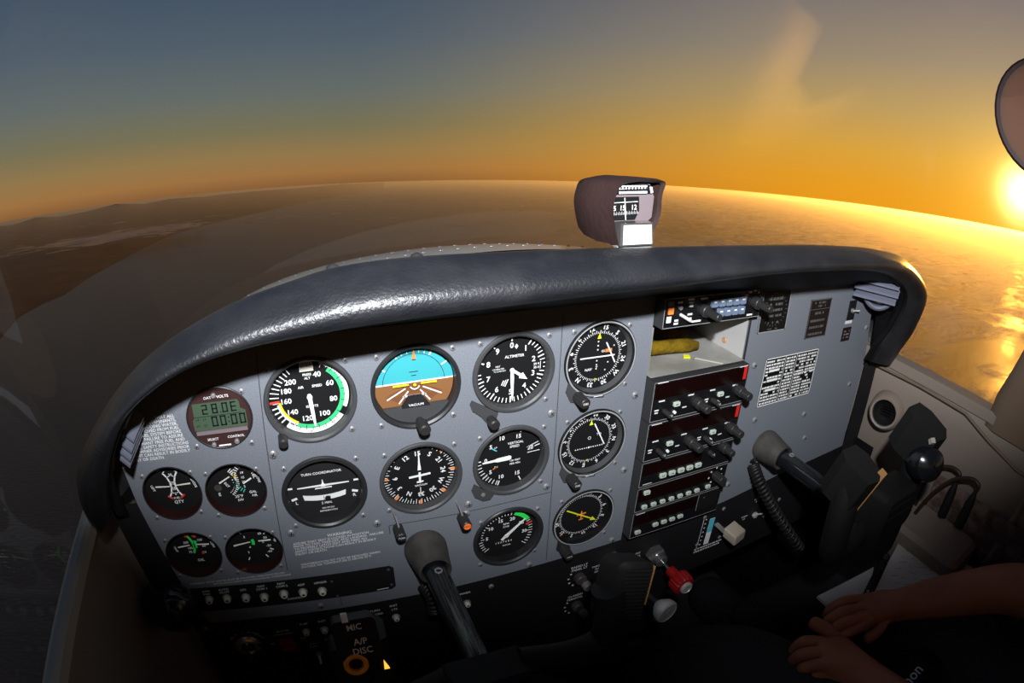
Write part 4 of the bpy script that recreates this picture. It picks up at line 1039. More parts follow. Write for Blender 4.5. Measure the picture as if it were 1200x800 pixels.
def knob1(fin, x, y, r=.12, l=.55, h=FH, nm='volume_knob'):
    b = MB(I); b.cyl(r, h, h + l, 'knob_black', x, y, 24, bev=.03, flute=(.05, .07)); b.rect(x - .015, y, x + .015, y + r * .9, h + l + .003, 'white_paint'); fin(b, nm)
def key(fin, x, y, w=.24, hh=.15, h=FH, m='key_white', nm='button'):
    b = MB(I); b.prism(rr(x - w / 2, y - hh / 2, x + w / 2, y + hh / 2, .03, 2), h, h + .10, m); b.rect(x - w * .2, y - hh * .2, x - w * .02, y + hh * .1, h + .103, 'ink'); b.rect(x + w * .05, y - hh * .2, x + w * .22, y + hh * .1, h + .103, 'ink'); fin(b, nm)
def nc(fin, b, h, cx, cz):
    top = .80
    b.rect(-2.6, .13, 2.62, .84, h, 'red_glass'); b.rect(2.42, .22, 2.62, .84, h + .003, 'red_lens'); b.rect(-2.55, .86, -2.0, .90, h + .003, 'lettering'); b.rect(2.1, .86, 2.6, .90, h + .003, 'lettering')
    for x in (-2.2, -.62, .62, 2.0): b.rect(x - .16, -.02, x + .16, .05, h, 'lettering')
    for x in (-2.38, .38):
        b.rect(x - .14, -.42, x + .08, -.36, h, 'white_paint'); b.rect(x - .12, -.54, x + .06, -.48, h, 'white_paint')
    for x in (-1.0, 1.55): b.rect(x - .02, -.55, x + .22, -.49, h, 'lettering')
    fin(b, 'face')
    for x in (-1.40, 1.12): key(fin, x, -.25, .32, .20, FH, nm='transfer_button')
    for x in (-1.98, .72): knob1(fin, x, -.50)
    for x in (-1.45, 1.05):
        c = MB(I); c.cyl(.07, FH, FH + .1, 'white_paint', x, -.64, 14); fin(c, 'indicator_button')
    knob2(fin, -.30, -.35); knob2(fin, 2.18, -.22)
Z = lambda v: v * K
radio('nav_com_radio', Z(-10.62), Z(-12.60), 'black twin tuner radio with dark red display, topmost of the tight stack', nc)
radio('nav_com_radio', Z(-12.62), Z(-14.64), 'black twin tuner radio directly above the unit with five square keys', nc)
def adfr(fin, b, h, cx, cz):
    b.rect(-2.6, -.05, .8, .55, h, 'red_glass'); b.rect(-2.5, -.55, -2.0, -.51, h, 'lettering'); fin(b, 'face')
    for k in range(5): key(fin, -1.45 + .52 * k, -.26, .34, .22)
    knob1(fin, 1.25, .25, .13, .35); knob2(fin, 2.0, .42, .26, .18, .4, .85)
radio('direction_finder_radio', Z(-14.66), Z(-16.08), 'black radio with a row of five square pale keys', adfr)
def xpdr(fin, b, h, cx, cz):
    b.rect(-2.6, -.1, 2.0, .6, h, 'red_glass'); fin(b, 'face')
    for k in range(7): key(fin, -2.2 + .52 * k, -.42, .27, .18)
    key(fin, 1.62, -.40, .27, .18); key(fin, -2.2, .40, .32, .20)
    b2 = MB(I); b2.cyl(.24, FH, FH + .65, 'knob_black', 2.0, .15, 28, bev=.03, flute=(.1, .05)); b2.box(1.93, 2.07, -.08, .38, FH + .62, FH + .8, 'knob_black'); fin(b2, 'mode_knob')
    for k in range(6):
        a = math.radians(-150 + 50 * k); c = MB(I); c.disc(.05, FH + .01, 'white_paint', 2.0 + .42 * math.sin(a), .15 + .42 * math.cos(a), 8); fin(c, 'mode_mark')
radio('transponder', Z(-16.10), Z(-17.55), 'black transponder with eight pale number keys and a mode knob', xpdr)
def apil(fin, b, h, cx, cz):
    b.rect(-2.6, .0, 1.15, .62, h, 'red_glass'); b.rect(1.25, -.3, 2.55, .68, h, 'dial_black'); b.rect(1.19, -.3, 1.22, .68, h + .002, 'grey_paint'); b.rect(-2.55, .66, -2.05, .70, h + .003, 'lettering'); b.disc(.04, h + .003, 'screw_steel', 1.6, .4, 10); fin(b, 'face')
    for k in range(4): key(fin, -1.30 + .50 * k, -.28, .30, .18)
    key(fin, -2.3, -.42, .30, .18)
radio('autopilot_controller', Z(-17.57), Z(-19.2), 'black autopilot controller with four pale keys in a row, lowest unit of the stack', apil)
def audio(fin, b, h, cx, cz):
    b.rect(-2.55, .28, -2.25, .50, h, 'key_blue'); b.prism([(-2.52, -.02), (-2.27, -.02), (-2.27, .24), (-2.52, .24)], h, h + .05, 'orange_paint'); b.rect(-2.55, -.38, -2.32, -.12, h, 'white_paint')
    for x, y, w in ((-1.95, .42, .25), (-1.4, .5, .32), (-1.38, .36, .26), (-1.36, .22, .2), (-1.38, -.12, .24), (-1.38, -.30, .22), (-2.05, -.32, .2), (-2.05, -.45, .22), (-1.0, -.45, .5), (-.7, .48, .4), (1.75, .42, .2), (1.95, .55, .2), (2.25, .6, .15), (2.5, .5, .12), (2.1, -.48, .35)): b.rect(x - w / 2, y - .04, x + w / 2, y + .04, h, 'white_paint')
    fin(b, 'face')
    c = MB(I); c.frame((-1.85, -FH, -.10), (1, 0, 0), (0, 0, 1), (.5, -1, -.3)); c.cyl(.07, 0, .5, 'alu', 0, 0, 12, bev=.02); fin(c, 'toggle_lever', 'bright metal toggle lever')
    c = MB(I); c.cyl(.09, FH, FH + .1, 'screw_steel', -1.95, .22, 14); fin(c, 'phone_jack')
    for r, y in enumerate((.26, -.18)):
        for k in range(5): 
            if r == 1 and k == 0: continue
            c = MB(I); c.prism(rr(-.16 + .41 * k - .17, y - .17, -.16 + .41 * k + .17, y + .17, .03, 2), FH, FH + .13, 'key_blue'); c.rect(-.16 + .41 * k - .08, y + .02, -.16 + .41 * k + .08, y + .08, FH + .133, 'white_paint'); fin(c, 'selector_key')
    knob2(fin, -.72, .02, .26, .16, .35, 1.1, nm='volume_knob'); knob2(fin, 2.22, .12, .26, .16, .45, 1.15, nm='selector_knob')
radio('audio_panel', Z(-6.95), Z(-8.30), 'shallow black audio panel with grey blue square keys above the open bay', audio)
def bay():
    t = thing('avionics_bay', P(16.4, -9.3), 'empty bare aluminium radio bay open between the audio panel and the stack', 'bay')
    b = MB(I); x0, x1, z0, z1 = -2.72, 2.66, -.93, 1.18
    dp = -7.5
    b.add([(x0, z0, FH - .3), (x1, z0, FH - .3), (x1, z0 - .0, dp), (x0, z0, dp)], [(0, 1, 2, 3)], 'alu_dull'); b.build('floor_tray', t)
    b = MB(I); b.add([(x1, z0, FH - .5), (x1, z1, FH - .5), (x1, z1, dp), (x1, z0, dp)], [(0, 1, 2, 3)], 'alu'); b.lathe([(.09, 0), (.05, .05), (.001, .05)], 'alu', 0, 0, 12) if False else None
    b.build('side_plate', t)
    b = MB(I); b.add([(x0, z0, FH - .5), (x0, z1, FH - .5), (x0, z1, dp), (x0, z0, dp)], [(0, 1, 2, 3)], 'alu_dull'); b.add([(x0, z0, dp), (x1, z0, dp), (x1, z1, dp), (x0, z1, dp)], [(0, 1, 2, 3)], 'alu_dull'); b.add([(x0, z1, -1.9), (x1, z1, -1.9), (x1, z1, dp), (x0, z1, dp)], [(0, 1, 2, 3)], 'alu_dull'); b.build('rear_plate', t)
    b = MB(I); b.add([(x1 + .02, z0 - .1, FH - .45), (x1 + .16, z0 - .1, FH - .45), (x1 + .16, z1 + .3, FH - .45), (x1 + .02, z1 + .3, FH - .45)], [(0, 1, 2, 3)], 'radio_side'); b.build('frame_rail', t)
    b = MB(I); b.frame((x1 - .01, 1.3, -.55), (0, 1, 0), (0, 0, 1), (-1, 0, 0)); b.lathe([(.15, 0), (.13, .03), (.06, .035), (.05, .0)], 'tan_and_sunlit_edge', 0, 0, 16); b.build('grommet', t)
    b = MB(I); b.frame((.2, -.1, z0 + .02), (1, 0, 0), (0, 1, 0), (0, 0, 1)); b.prism([(-.55, .1), (.3, -.2), (.45, .0), (-.4, .4)], 0, .04, 'lime_yellow') if False else b.prism([(-.3, 1.0), (.0, .9), (.15, 1.15), (-.1, 1.3)], 0, .04, 'lime_yellow'); b.prism([(.15, .75), (1.05, -.2), (1.15, -.15), (.28, .85)], 0, .06, 'trim_strip'); b.build('latch_strip', t)
    o = thing("cargo_strap", P(16.6, -10.0, -.06), 'folded mustard webbing strap lying inside the open radio bay', 'strap')
    b = MB(I)
    for k in range(3):
        y = -.9 + .95 * k; b.frame((0, y, .05 + .16 * k)); b.lathe([(.001, 0), (.3, .02), (.36, .14), (.30, .26), (.001, .28)], 'yellow_web', 0, 0, 12) if False else b.tube([(-2.6, y + .2, .16 + .14 * k), (-.8, y + .1, .16 + .14 * k), (.3, y - .1, .16 + .12 * k), (.75, y - .2, .14 + .12 * k)], [.30, .33, .31, .18], 'yellow_web', 12)
    b.build('webbing', o)
bay()

# ---------------------------------------------------------------- lower switch panel
def lower():
    t = thing('switch_panel', P(12, -21.4), 'matt black lower switch panel running under the grey instrument plate', 'switch panel')
    o0 = (0, 0, 1 / I)
    def fin(mb, nm, lab=None):
        o = mb.build(nm, t, loc=t.location); o.location = (0, 0, 0)
        if lab: o['label'] = lab
    b = MB(I).frame(o0); b.prism([(-6.4, -18.6), (-6.2, -24.6), (6.5, -24.9), (8.0, -27.5), (17.0, -27.5), (17.6, -23.4), (30.4, -23.0), (30.6, -17.6)], -.5, -.012, 'panel_black'); fin(b, 'plate')
    b = MB(I).frame(o0); b.tube([(17.3, .2, -23.0), (20, .25, -22.75), (25, .25, -22.4), (30.3, .1, -22.1)], .42, 'rubber', 14); fin(b, 'padded_edge')
    b = MB(I).frame(o0); L = 'lettering'
    def tx(s, x, y, z=.17): b.text(s, x, y, z, .004, L)
    tx('FLAP', -1.55, -19.72); tx('INST', -.73, -19.72); tx('AVN', .30, -19.72); tx('BUS 1', .25, -19.95); tx('AVN', .95, -19.66); tx('BUS 2', 1.0, -19.9); tx('TURN', 1.65, -19.65); tx('COORD', 1.68, -19.9); tx('INST', 2.5, -19.55); tx('LTS', 2.52, -19.8)
    tx('MASTER', -2.55, -19.98); b.rect(-3.05, -20.20, -2.1, -20.16, .004, L); tx('ALT', -3.2, -20.75, .14); tx('BAT', -1.75, -20.65, .14); tx('FUEL', -1.4, -21.15, .15); tx('PUMP', -1.4, -21.35, .15); tx('BCN', -.72, -21.0, .14); tx('WARN', 5.75, -19.75, .17)
    for a, s in ((-50, 'OFF'), (-28, 'R'), (-2, 'L'), (28, 'BOTH'), (56, 'START')): b.text(s, -4.3 + .80 * math.sin(math.radians(a)), -20.55 + .80 * math.cos(math.radians(a)), .17, .004, L, rot=a)
    tx('RADIO LT', 11.5, -20.0, .2); tx('PANEL LT', 11.52, -20.2, .2); tx('GLARESH', 11.5, -22.1, .2); tx('PEDESTAL', 11.5, -22.32, .2)
    for y in (-20.75, -22.85):
        for k in range(5): b.tick(-150 + 32 * k, .52, .62, .09, .004, L, 11.55, y)
    tx('THROTTLE', 12.85, -21.0, .19) if False else None
    for k, s in enumerate(('THROTTLE', 'PUSH', 'OPEN')): b.text(s, 12.62, -20.38 - .2 * k, .16, .004, L)
    for k, s in enumerate(('MIX', 'PULL', 'LEAN')): b.text(s, 14.9, -20.40 - .2 * k, .18, .004, L)
    for k, s in enumerate(('ALT', 'STATIC', 'AIR')): b.text(s, 23.1, -19.35 - .2 * k, .17, .004, L)
    b.text('CABIN', 22.35, -20.6, .17, .004, L); b.text('HT', 22.35, -20.8, .17, .004, L)
    fin(b, 'lettering', 'white switch lettering')
    def brk(x, y, nm='circuit_breaker'):
        c = MB(I).frame(o0); c.lathe([(.19, -.01), (.19, .05), (.15, .08)], 'alu_dull', x, y, 20); c.cyl(.13, .0, .22, 'cream_paint', x, y, 16, bev=.03); c.disc(.05, .223, 'bezel_charcoal', x, y, 10); fin(c, nm)
    for x, y in ((-1.55, -20.22), (-.73, -20.27), (1.67, -20.36), (2.53, -20.32), (5.83, -20.43)): brk(x, y)
    c = MB(I).frame(o0); c.lathe([(.62, -.01), (.62, .1), (.5, .25), (.40, .28), (.3, .2)], 'nut_steel', -4.3, -20.55, 32); c.disc(.32, .2, 'dial_black', -4.3, -20.55); c.box(-4.36, -4.24, -20.9, -20.2, .2, .75, 'nut_steel'); c.prism(rr(-4.55, -21.0, -4.05, -20.6, .1), .5, .75, 'knob_black') if False else None; fin(c, 'ignition_switch', 'chrome ringed ignition switch')
    c = MB(I).frame(o0)
    for x0, x1 in ((-2.86, -2.53), (-2.51, -2.18)):
        c.add([(x0, -21.35, 0), (x1, -21.35, 0), (x1, -20.5, 0), (x0, -20.5, 0), (x0, -21.3, .12), (x1, -21.3, .12), (x1, -20.52, .34), (x0, -20.52, .34)], [(4, 5, 6, 7), (0, 1, 5, 4), (1, 2, 6, 5), (2, 3, 7, 6), (3, 0, 4, 7)], 'red_knob')
    fin(c, 'master_switch', 'red split master rocker')
    for x, y in ((-1.3, -21.9), (.9, -21.9)):
        c = MB(I).frame(o0); c.cyl(.15, 0, .12, 'screw_steel', x, y, 16, bev=.04); c.frame(Vector((x, 0, 1 / I + y)), (1, 0, 0), (0, 0, 1), (0, -1, -.4)); c.cyl(.06, .1, .55, 'alu', 0, 0, 12, bev=.03); fin(c, 'toggle_lever')
    for x, y in ((11.55, -20.75), (11.62, -22.85)):
        c = MB(I).frame(o0); c.cyl(.30, 0, .35, 'collar_grey', x, y, 24, bev=.05, flute=(.2, .06)); c.frame(Vector((x + .25, -.3, 1 / I + y - .35))); c.cyl(.24, 0, .35, 'screw_steel', 0, 0, 24, bev=.05); fin(c, 'dimmer_knob')
    c = MB(I).frame(o0); c.box(19.5, 19.85, -21.6, -19.75, -.01, .01, 'white_paint'); c.box(19.5, 19.85, -20.7, -19.75, .01, .02, 'cyan_paint')
    for k in range(7): c.rect(19.15, -19.7 - .3 * k, 19.25, -19.62 - .3 * k, .004, L)
    c.rect(19.0, -21.9, 19.04, -19.4, .004, L)
    for k in range(2): dashes(c, 18.9, 20.9, -21.75 - .2 * k, .1, L, .004, .95)
    for x, y in ((19.04, -19.45), (20.67, -21.48), (20.35, -19.32), (19.0, -21.4)): screw(c, x, y, .12)
    fin(c, 'flap_scale', 'white and blue flap position scale')
    for x, y in ((25.21, -20.34), (24.2, -21.2), (7.0, -19.7), (-5.9, -19.2)):
        c = MB(I).frame(o0); screw(c, x, y, .13); fin(c, 'panel_screw')
    c = MB(I).frame(o0); c.lathe([(.2, 0), (.2, .15), (.12, .2), (.001, .2)], 'alu', 23.2, -20.75, 6); c.frame(Vector((23.2, 0, 1 / I - 20.75)), (1, 0, 0), (0, 0, 1), (.5, -1, .6)); c.cyl(.07, 0, .5, 'alu', 0, 0, 12); fin(c, 'static_source_lever')
    # flap lever with its pale paddle
    fl = thing('flap_lever', P(20.1, -20.3), 'pale beige flap paddle sticking out beside the blue and white scale', 'lever')
    c = MB(I); c.box(-.12, .12, -.06, .06, -.2, .9, 'alu_dull'); c.build('arm', fl)
    c = MB(I); c.frame((0, -.8, 0), (1, .25, .05), (-.1, 0, 1), (.3, -1, -.25)); c.bevbox(-.15, .85, -.30, .36, 0, .85, 'beige_knob', .08); c.build('paddle', fl)
lower()
def breakers():
    t = thing('avionics_breaker_strip', P(-1.6, -17.5), 'black avionics strip with seven pale breakers under the pitot warning', 'breaker panel')
    o0 = (0, 0, 1 / I)
    def fin(mb, nm):
        o = mb.build(nm, t, loc=t.location); o.location = (0, 0, 0)
    def Lx(u, v): return (-5.9 + 8.62 * u, -16.75 - .34 * u - 1.37 * v)
    pts = [Lx(0, 0), Lx(0, 1), Lx(.98, 1), Lx(1, .9), Lx(1, .1), Lx(.98, 0)]
    b = MB(I).frame(o0); b.prism(pts[::1], .002, .022, 'panel_black')
    for s, x, y in (('AVN', -5.2, -16.98), ('FAN', -5.2, -17.14), ('AUTO', -4.42, -16.99), ('PILOT', -4.42, -17.15), ('GPS', -3.62, -17.14), ('NAV', -2.83, -17.06), ('COM 1', -2.83, -17.22), ('NAV', -1.98, -17.06), ('COM 2', -1.98, -17.22), ('ADF', -1.18, -17.30), ('XPNDR', -.38, -17.34)): b.text(s, x, y, .16, .025, 'lettering')
    b.text('AVIONICS', -1.55, -18.02, .16, .025, 'lettering'); b.rect(1.9, -18.36, 2.4, -18.32, .025, 'lettering')
    for x, y in ((.1, -17.4), (2.5, -17.3), (2.55, -18.2), (-5.7, -17.3), (.2, -18.3)): b.lathe([(.07, .022), (.05, .05), (.001, .055)], 'bezel_charcoal', x, y, 10)
    fin(b, 'plate')
    for x, y in ((-5.18, -17.42), (-4.4, -17.46), (-3.6, -17.54), (-2.83, -17.65), (-1.98, -17.63), (-1.18, -17.7), (-.38, -17.8)):
        c = MB(I).frame(o0); c.lathe([(.20, .02), (.20, .07), (.16, .10)], 'alu_dull', x, y, 20); c.cyl(.15, .02, .24, 'cream_paint', x, y, 18, bev=.03); c.disc(.06, .243, 'bezel_charcoal', x, y, 10); fin(c, 'circuit_breaker')
breakers()
def push_pulls():
    # throttle and mixture: nut on the panel, shaft straight towards the pilot, knob
    t = thing('mixture_control', P(15.95, -20.75), 'red ribbed mixture knob with silver end on a short shaft', 'control knob')
    b = MB(I); b.lathe([(.52, -.02), (.52, .42), (.44, .50), (.36, .50), (.36, .72), (.30, .78), (.09, .78)], 'nut_steel', 0, 0, 6); b.lathe([(.36, .45), (.36, .80), (.28, .86), (.08, .86)], 'nut_steel', 0, 0, 24); b.build('lock_nut', t)
    b = MB(I); b.cyl(.075, .7, 1.7, 'nut_steel', 0, 0, 12); b.build('shaft', t)
    b = MB(I); b.lathe([(.001, 1.55), (.28, 1.55), (.28, 2.1), (.32, 2.15)], 'red_knob', 0, 0, 32); b.lathe([(.32, 2.14), (.56, 2.22), (.58, 2.3), (.58, 2.75), (.5, 2.9), (.32, 2.95)], 'red_knob', 0, 0, 36, flute=(.4, .08)); b.build('knob', t, label=None) if False else b.build('knob', t)
    b = MB(I); b.lathe([(.34, 2.9), (.34, 3.05), (.27, 3.10), (.25, 3.06), (.001, 3.06)], 'alu', 0, 0, 28); o = b.build('end_button', t); o['label'] = 'silver end button'
    t = thing('throttle_control', P(13.2, -20.22), 'silver round throttle knob reaching out past the yoke grip', 'control knob')
    b = MB(I); b.lathe([(.56, -.02), (.56, .42), (.46, .50), (.4, .50), (.4, .7), (.2, .75)], 'nut_steel', 0, 0, 6); b.build('lock_nut', t)
    b = MB(I); b.frame((0, 0, 0), (1, .14, 0), (0, 0, 1), (.14, -1, 0)); b.cyl(.16, .5, 3.7, 'rubber', 0, 0, 16); b.build('shaft', t)
    b = MB(I); b.frame((0, 0, 0), (1, .14, 0), (0, 0, 1), (.14, -1, 0)); b.lathe([(.16, 3.6), (.3, 3.7), (.55, 4.0), (.60, 4.2), (.60, 4.35), (.53, 4.42), (.49, 4.38), (.001, 4.4)], 'alu', 0, 0, 36); b.build('knob', t)
push_pulls()

# ---------------------------------------------------------------- control yokes
def yoke(name, sx, sz, yh, dxl, dxr, dzs, label, pilot):
    t = thing(name, (sx, 0, sz), label, 'control yoke', 'pair of control yokes')
    def fin(mb, nm, lab=None, sm=35):
        o = mb.build(nm, t, sm)
        if lab: o['label'] = lab
    b = MB(); b.lathe([(.0215, .0), (.0225, .004), (.0215, .012), (.0175, .034), (.0168, .040), (.0150, .0405), (.0130, .038), (.0125, .02)], 'collar_grey', 0, 0, 40); b.lathe([(.0030, -.0), (.0031, .0008), (.001, .001)], 'dial_black', 0, 0, 10)
    fin(b, 'shaft_collar', 'grey cast shaft collar')
    b = MB(); b.cyl(.0118, .015, -yh, 'shaft_black', 0, 0, 28)
    b.frame((0, -.052, .0116), (1, 0, 0), (0, 1, 0), (0, 0, 1)); b.lathe([(.004, 0), (.004, .0012), (.0028, .0015), (.0024, .0002)], 'screw_steel', 0, 0, 16); fin(b, 'shaft')
    b = MB(); b.frame((0, yh, 0), (1, 0, 0), (0, 0, 1), (0, -1, 0)); 
    if pilot: b.bevbox(-.036, .036, -.035, .014, -.012, .022, 'grip_black', .006)
    else:
        b.bevbox(-.034, .034, -.04, .062, -.012, .026, 'grip_black', .008); b.box(-.024, .024, .030, .034, .025, .0275, 'black_plastic'); b.box(-.024, .024, .044, .048, .025, .0275, 'black_plastic')
    b.rect(0, 0, .001, .001, .0, 'grip_black'); fin(b, 'hub')
    for dx, s, dz in ((dxl, -1, dzs[0]), (dxr, 1, dzs[1])):
        b = MB(); y = yh
        path = [Vector((s * .03, y, .005)), Vector((dx * .7, y - .004, -.004)), Vector((dx * .95, y - .006, .004)), Vector((dx, y - .004, .03)), Vector((dx, y, dz * .6)), Vector((dx - s * .004, y + .004, dz - .014))]
        pts = spline(path, 6); b.tube(pts, [.013 + .0025 * min(1, k / 14) for k in range(len(pts))], 'grip_black', 14)
        fin(b, 'grip', None, 60)
        # horn head: a blunt faceted block
        o = Vector((dx - s * .004, y + .004, dz - .02)); b = MB()
        b.frame(o, (1, 0, 0), (0, -.96, .28) if pilot else (0, -.95, -.3), (0, .28, .96) if pilot else (0, -.3, .95))
        if pilot and s > 0: continue
        q = 1.0 if pilot else (1.05 if s < 0 else 1.25)
        b.prism([(x * q, y_ * q) for x, y_ in ((-.017, -.012), (-.010, -.024), (.012, -.024), (.018, -.010), (.016, .014), (.004, .022), (-.013, .020))], -.022, .018 if pilot else .026, 'grip_black')
        fin(b, 'horn_head')
    return t, fin
t1, fin1 = yoke('control_yoke', .104, .584, -.176, -.094, .113, (.084, .078), 'black control yoke below the heading dial with lettered grip', True)
def yoke_extras():
    # left grip of the pilot's yoke: switch plate, mic switch, autopilot button; right grip: ribbed face
    o = Vector((-.099, -.176, .089))
    b = MB(); b.frame(o + Vector((.004, -.008, .006)), (1, 0, 0), (0, .55, .83), (0, -.83, .55)); b.prism(rr(-.0155, -.016, .0155, .013, .004), -.022, .0, 'grip_black')
    b.text('MIC', .000, .0075, .0062, .0006, 'cream_paint'); b.text('A/P', .002, -.0035, .0066, .0006, 'cream_paint'); b.text('DISC', .002, -.0105, .0066, .0006, 'cream_paint'); fin1(b, 'switch_plate', 'black plate lettered MIC and A/P DISC')
    b = MB(); b.frame(o + Vector((-.001, .000, .019)), (1, 0, 0), (0, .55, .83), (0, -.83, .55)); b.box(-.0022, .0022, -.002, .004, 0, .005, 'white_paint'); fin1(b, 'mic_switch', 'white microphone switch')
    b = MB(); b.frame(o + Vector((-.001, -.013, -.014)), (1, 0, 0), (0, .35, .94), (0, -.94, .35)); b.prism(rr(-.016, -.022, .016, .014, .005), -.02, .003, 'grip_black'); b.lathe([(.0088, .003), (.0088, .0062), (.0078, .007), (.0056, .0062), (.0050, .0035)], 'amber_glow', 0, 0, 28); b.disc(.0050, .0037, 'dial_black', 0, 0, 20); fin1(b, 'disconnect_button', 'amber ringed disconnect button')
    b = MB(); b.frame(o + Vector((.017, -.012, -.022)), (1, 0, 0), (0, .35, .94), (0, -.94, .35)); b.prism([(-.001, -.006), (.005, -.006), (.0015, .004), (-.0005, .006)], -.003, .002, 'amber_glint'); fin1(b, 'glint_chip', 'small glowing chip for an amber glint')  # amber glint on the grip, built as a small glowing chip
    o = Vector((.121, -.176, .080))
    fr = (o + Vector((0, -.002, -.020)), (.93, -.25, -.15), (.2, .2, .95), (.2, -.95, .2))
    b = MB(); b.frame(*fr); b.bevbox(-.016, .016, -.030, .030, -.014, .010, 'grip_black', .006)
    for k in range(14): b.box(-.0115, .0115, -.024 + .0036 * k, -.0224 + .0036 * k, .0095, .0112, 'bezel_black')
    fin1(b, 'ribbed_grip_face')
    b = MB(); b.frame(*fr); b.box(.0155, .0170, -.012, .026, .004, .0065, 'tan_and_sunlit_edge'); fin1(b, 'sunlit_edge', 'copper coloured strip for the sunlit grip edge')  # sunlit edge of the black grip put in as a copper strip
yoke_extras()
t2, fin2 = yoke('control_yoke', .565, .602, -.205, -.094, .050, (.108, .122), 'black control yoke in front of the passenger side wall', False)
def yoke2_extras():
    b = MB(); b.frame((-.090, -.201, .088), (1, 0, 0), (0, -.95, -.3), (0, -.3, .95)); b.prism([(.0110, .0135), (.0215, .0120), (.0215, .0205), (.0110, .0225)], -.034, .027, 'tan_and_sunlit_edge'); fin2(b, 'sunlit_strip', 'tan strip coloured as sunlight on the grip')  # tan colour stands in for sunlight on the black horn
    b = MB(); b.axis((.032, -.228, .088), (-.5, -.8, .35)); b.lathe([(.019, -.016), (.0215, .0), (.019, .012), (.011, .018), (.001, .020)], 'shaft_black', 0, 0, 28); fin2(b, 'thumb_switch')
    b = MB(); b.axis((.026, -.226, .116), (-.3, -.6, .8)); b.box(-.003, .003, -.003, .003, 0, .006, 'trim_strip'); fin2(b, 'switch_tip')
yoke2_extras()

def coil(pts, r, n, wire, mb, m):
    base = spline(pts, 40); tot = len(base); out = []
    steps = n * 12
    for k in range(steps + 1):
        f = k / steps * (tot - 1); i = min(int(f), tot - 2); p = base[i].lerp(base[i + 1], f - i); tdir = (base[i + 1] - base[i]).normalized()
        a = tdir.cross(Vector((0, 0, 1))).normalized(); c = tdir.cross(a); w = 2 * PI * n * k / steps
        out.append(p + (a * math.cos(w) + c * math.sin(w)) * r)
    mb.tube(out, wire, m, 6)
def cords():
    t = thing('coiled_cord', P(21.9, -17.0), 'black coiled cord hanging from below the passenger yoke collar', 'cord')
    A_, B_, C_, D_ = onY(883, 545, -.01), onY(893, 570, -.035), onY(912, 605, -.06), onY(937, 642, -.085)
    b = MB(); coil([A_, B_, C_, D_], .0062, 24, .0026, b, 'rubber'); b.tube([onY(880, 541, 0), onY(885, 537, -.012), A_], .0022, 'rubber'); o = b.build('cord', t, 180, loc=t.location); o.location = (0, 0, 0)
    t = thing('coiled_cord', P(4.4, -19.2), 'short coiled black cord hanging beside the lower yoke shaft', 'cord')
    b = MB(); A_, B_, C_ = onY(498, 686, -.012), onY(507, 700, -.03), onY(510, 718, -.04); coil([A_, B_, C_], .006, 9, .0024, b, 'rubber'); b.tube([onY(497, 688, .0), A_], .0024, 'rubber'); o = b.build('cord', t, 180, loc=t.location); o.location = (0, 0, 0)
cords()

# ---------------------------------------------------------------- sidewall fittings
def eyeball(name, loc, nrm, r, label):
    t = thing(name, loc, label, 'air vent')
    b = MB(); b.axis((0, 0, 0), nrm); b.lathe([(r * 1.55, -.020), (r * 1.38, .001), (r * 1.15, .007), (r * 1.02, .006), (r, -.002)], 'trim_beige', 0, 0, 40); b.build('surround', t, 60)
    b = MB(); b.axis((0, 0, 0), nrm); b.lathe([(r, .002), (r * .96, .004), (r * .8, -.002), (r * .6, -.010), (r * .3, -.015), (.0005, -.016)], 'grip_black', 0, 0, 36); b.build('eyeball', t, 60)
    b = MB(); b.axis((0, 0, 0), nrm)
    for k in range(5): b.box(-r * .5, r * .5, -r * .4 + k * r * .2, -r * .36 + k * r * .2, -.012, -.006, 'radio_black')
    b.build('vanes', t)
eyeball('eyeball_vent', onX(1037, 483, XR - .019), (-1, -.25, .1), .0205, 'round black eyeball vent in the beige passenger sidewall')
def leftknob():
    p = onY(206, 712, -.028)
    t = thing('eyeball_vent', p, 'black vent knob bulging from the beige pilot sidewall', 'air vent')
    b = MB(); b.axis((0, 0, 0), (.75, -.6, .25)); b.lathe([(.024, -.03), (.026, -.004), (.0245, .006), (.019, .014), (.010, .018), (.0005, .019)], 'shaft_black', 0, 0, 32); b.build('body', t, 60)
    b = MB(); b.axis((.004, -.012, .004), (.75, -.6, .25)); b.cyl(.004, 0, .014, 'knob_black', -.008, .006, 14, bev=.001); b.build('tab', t)
leftknob()
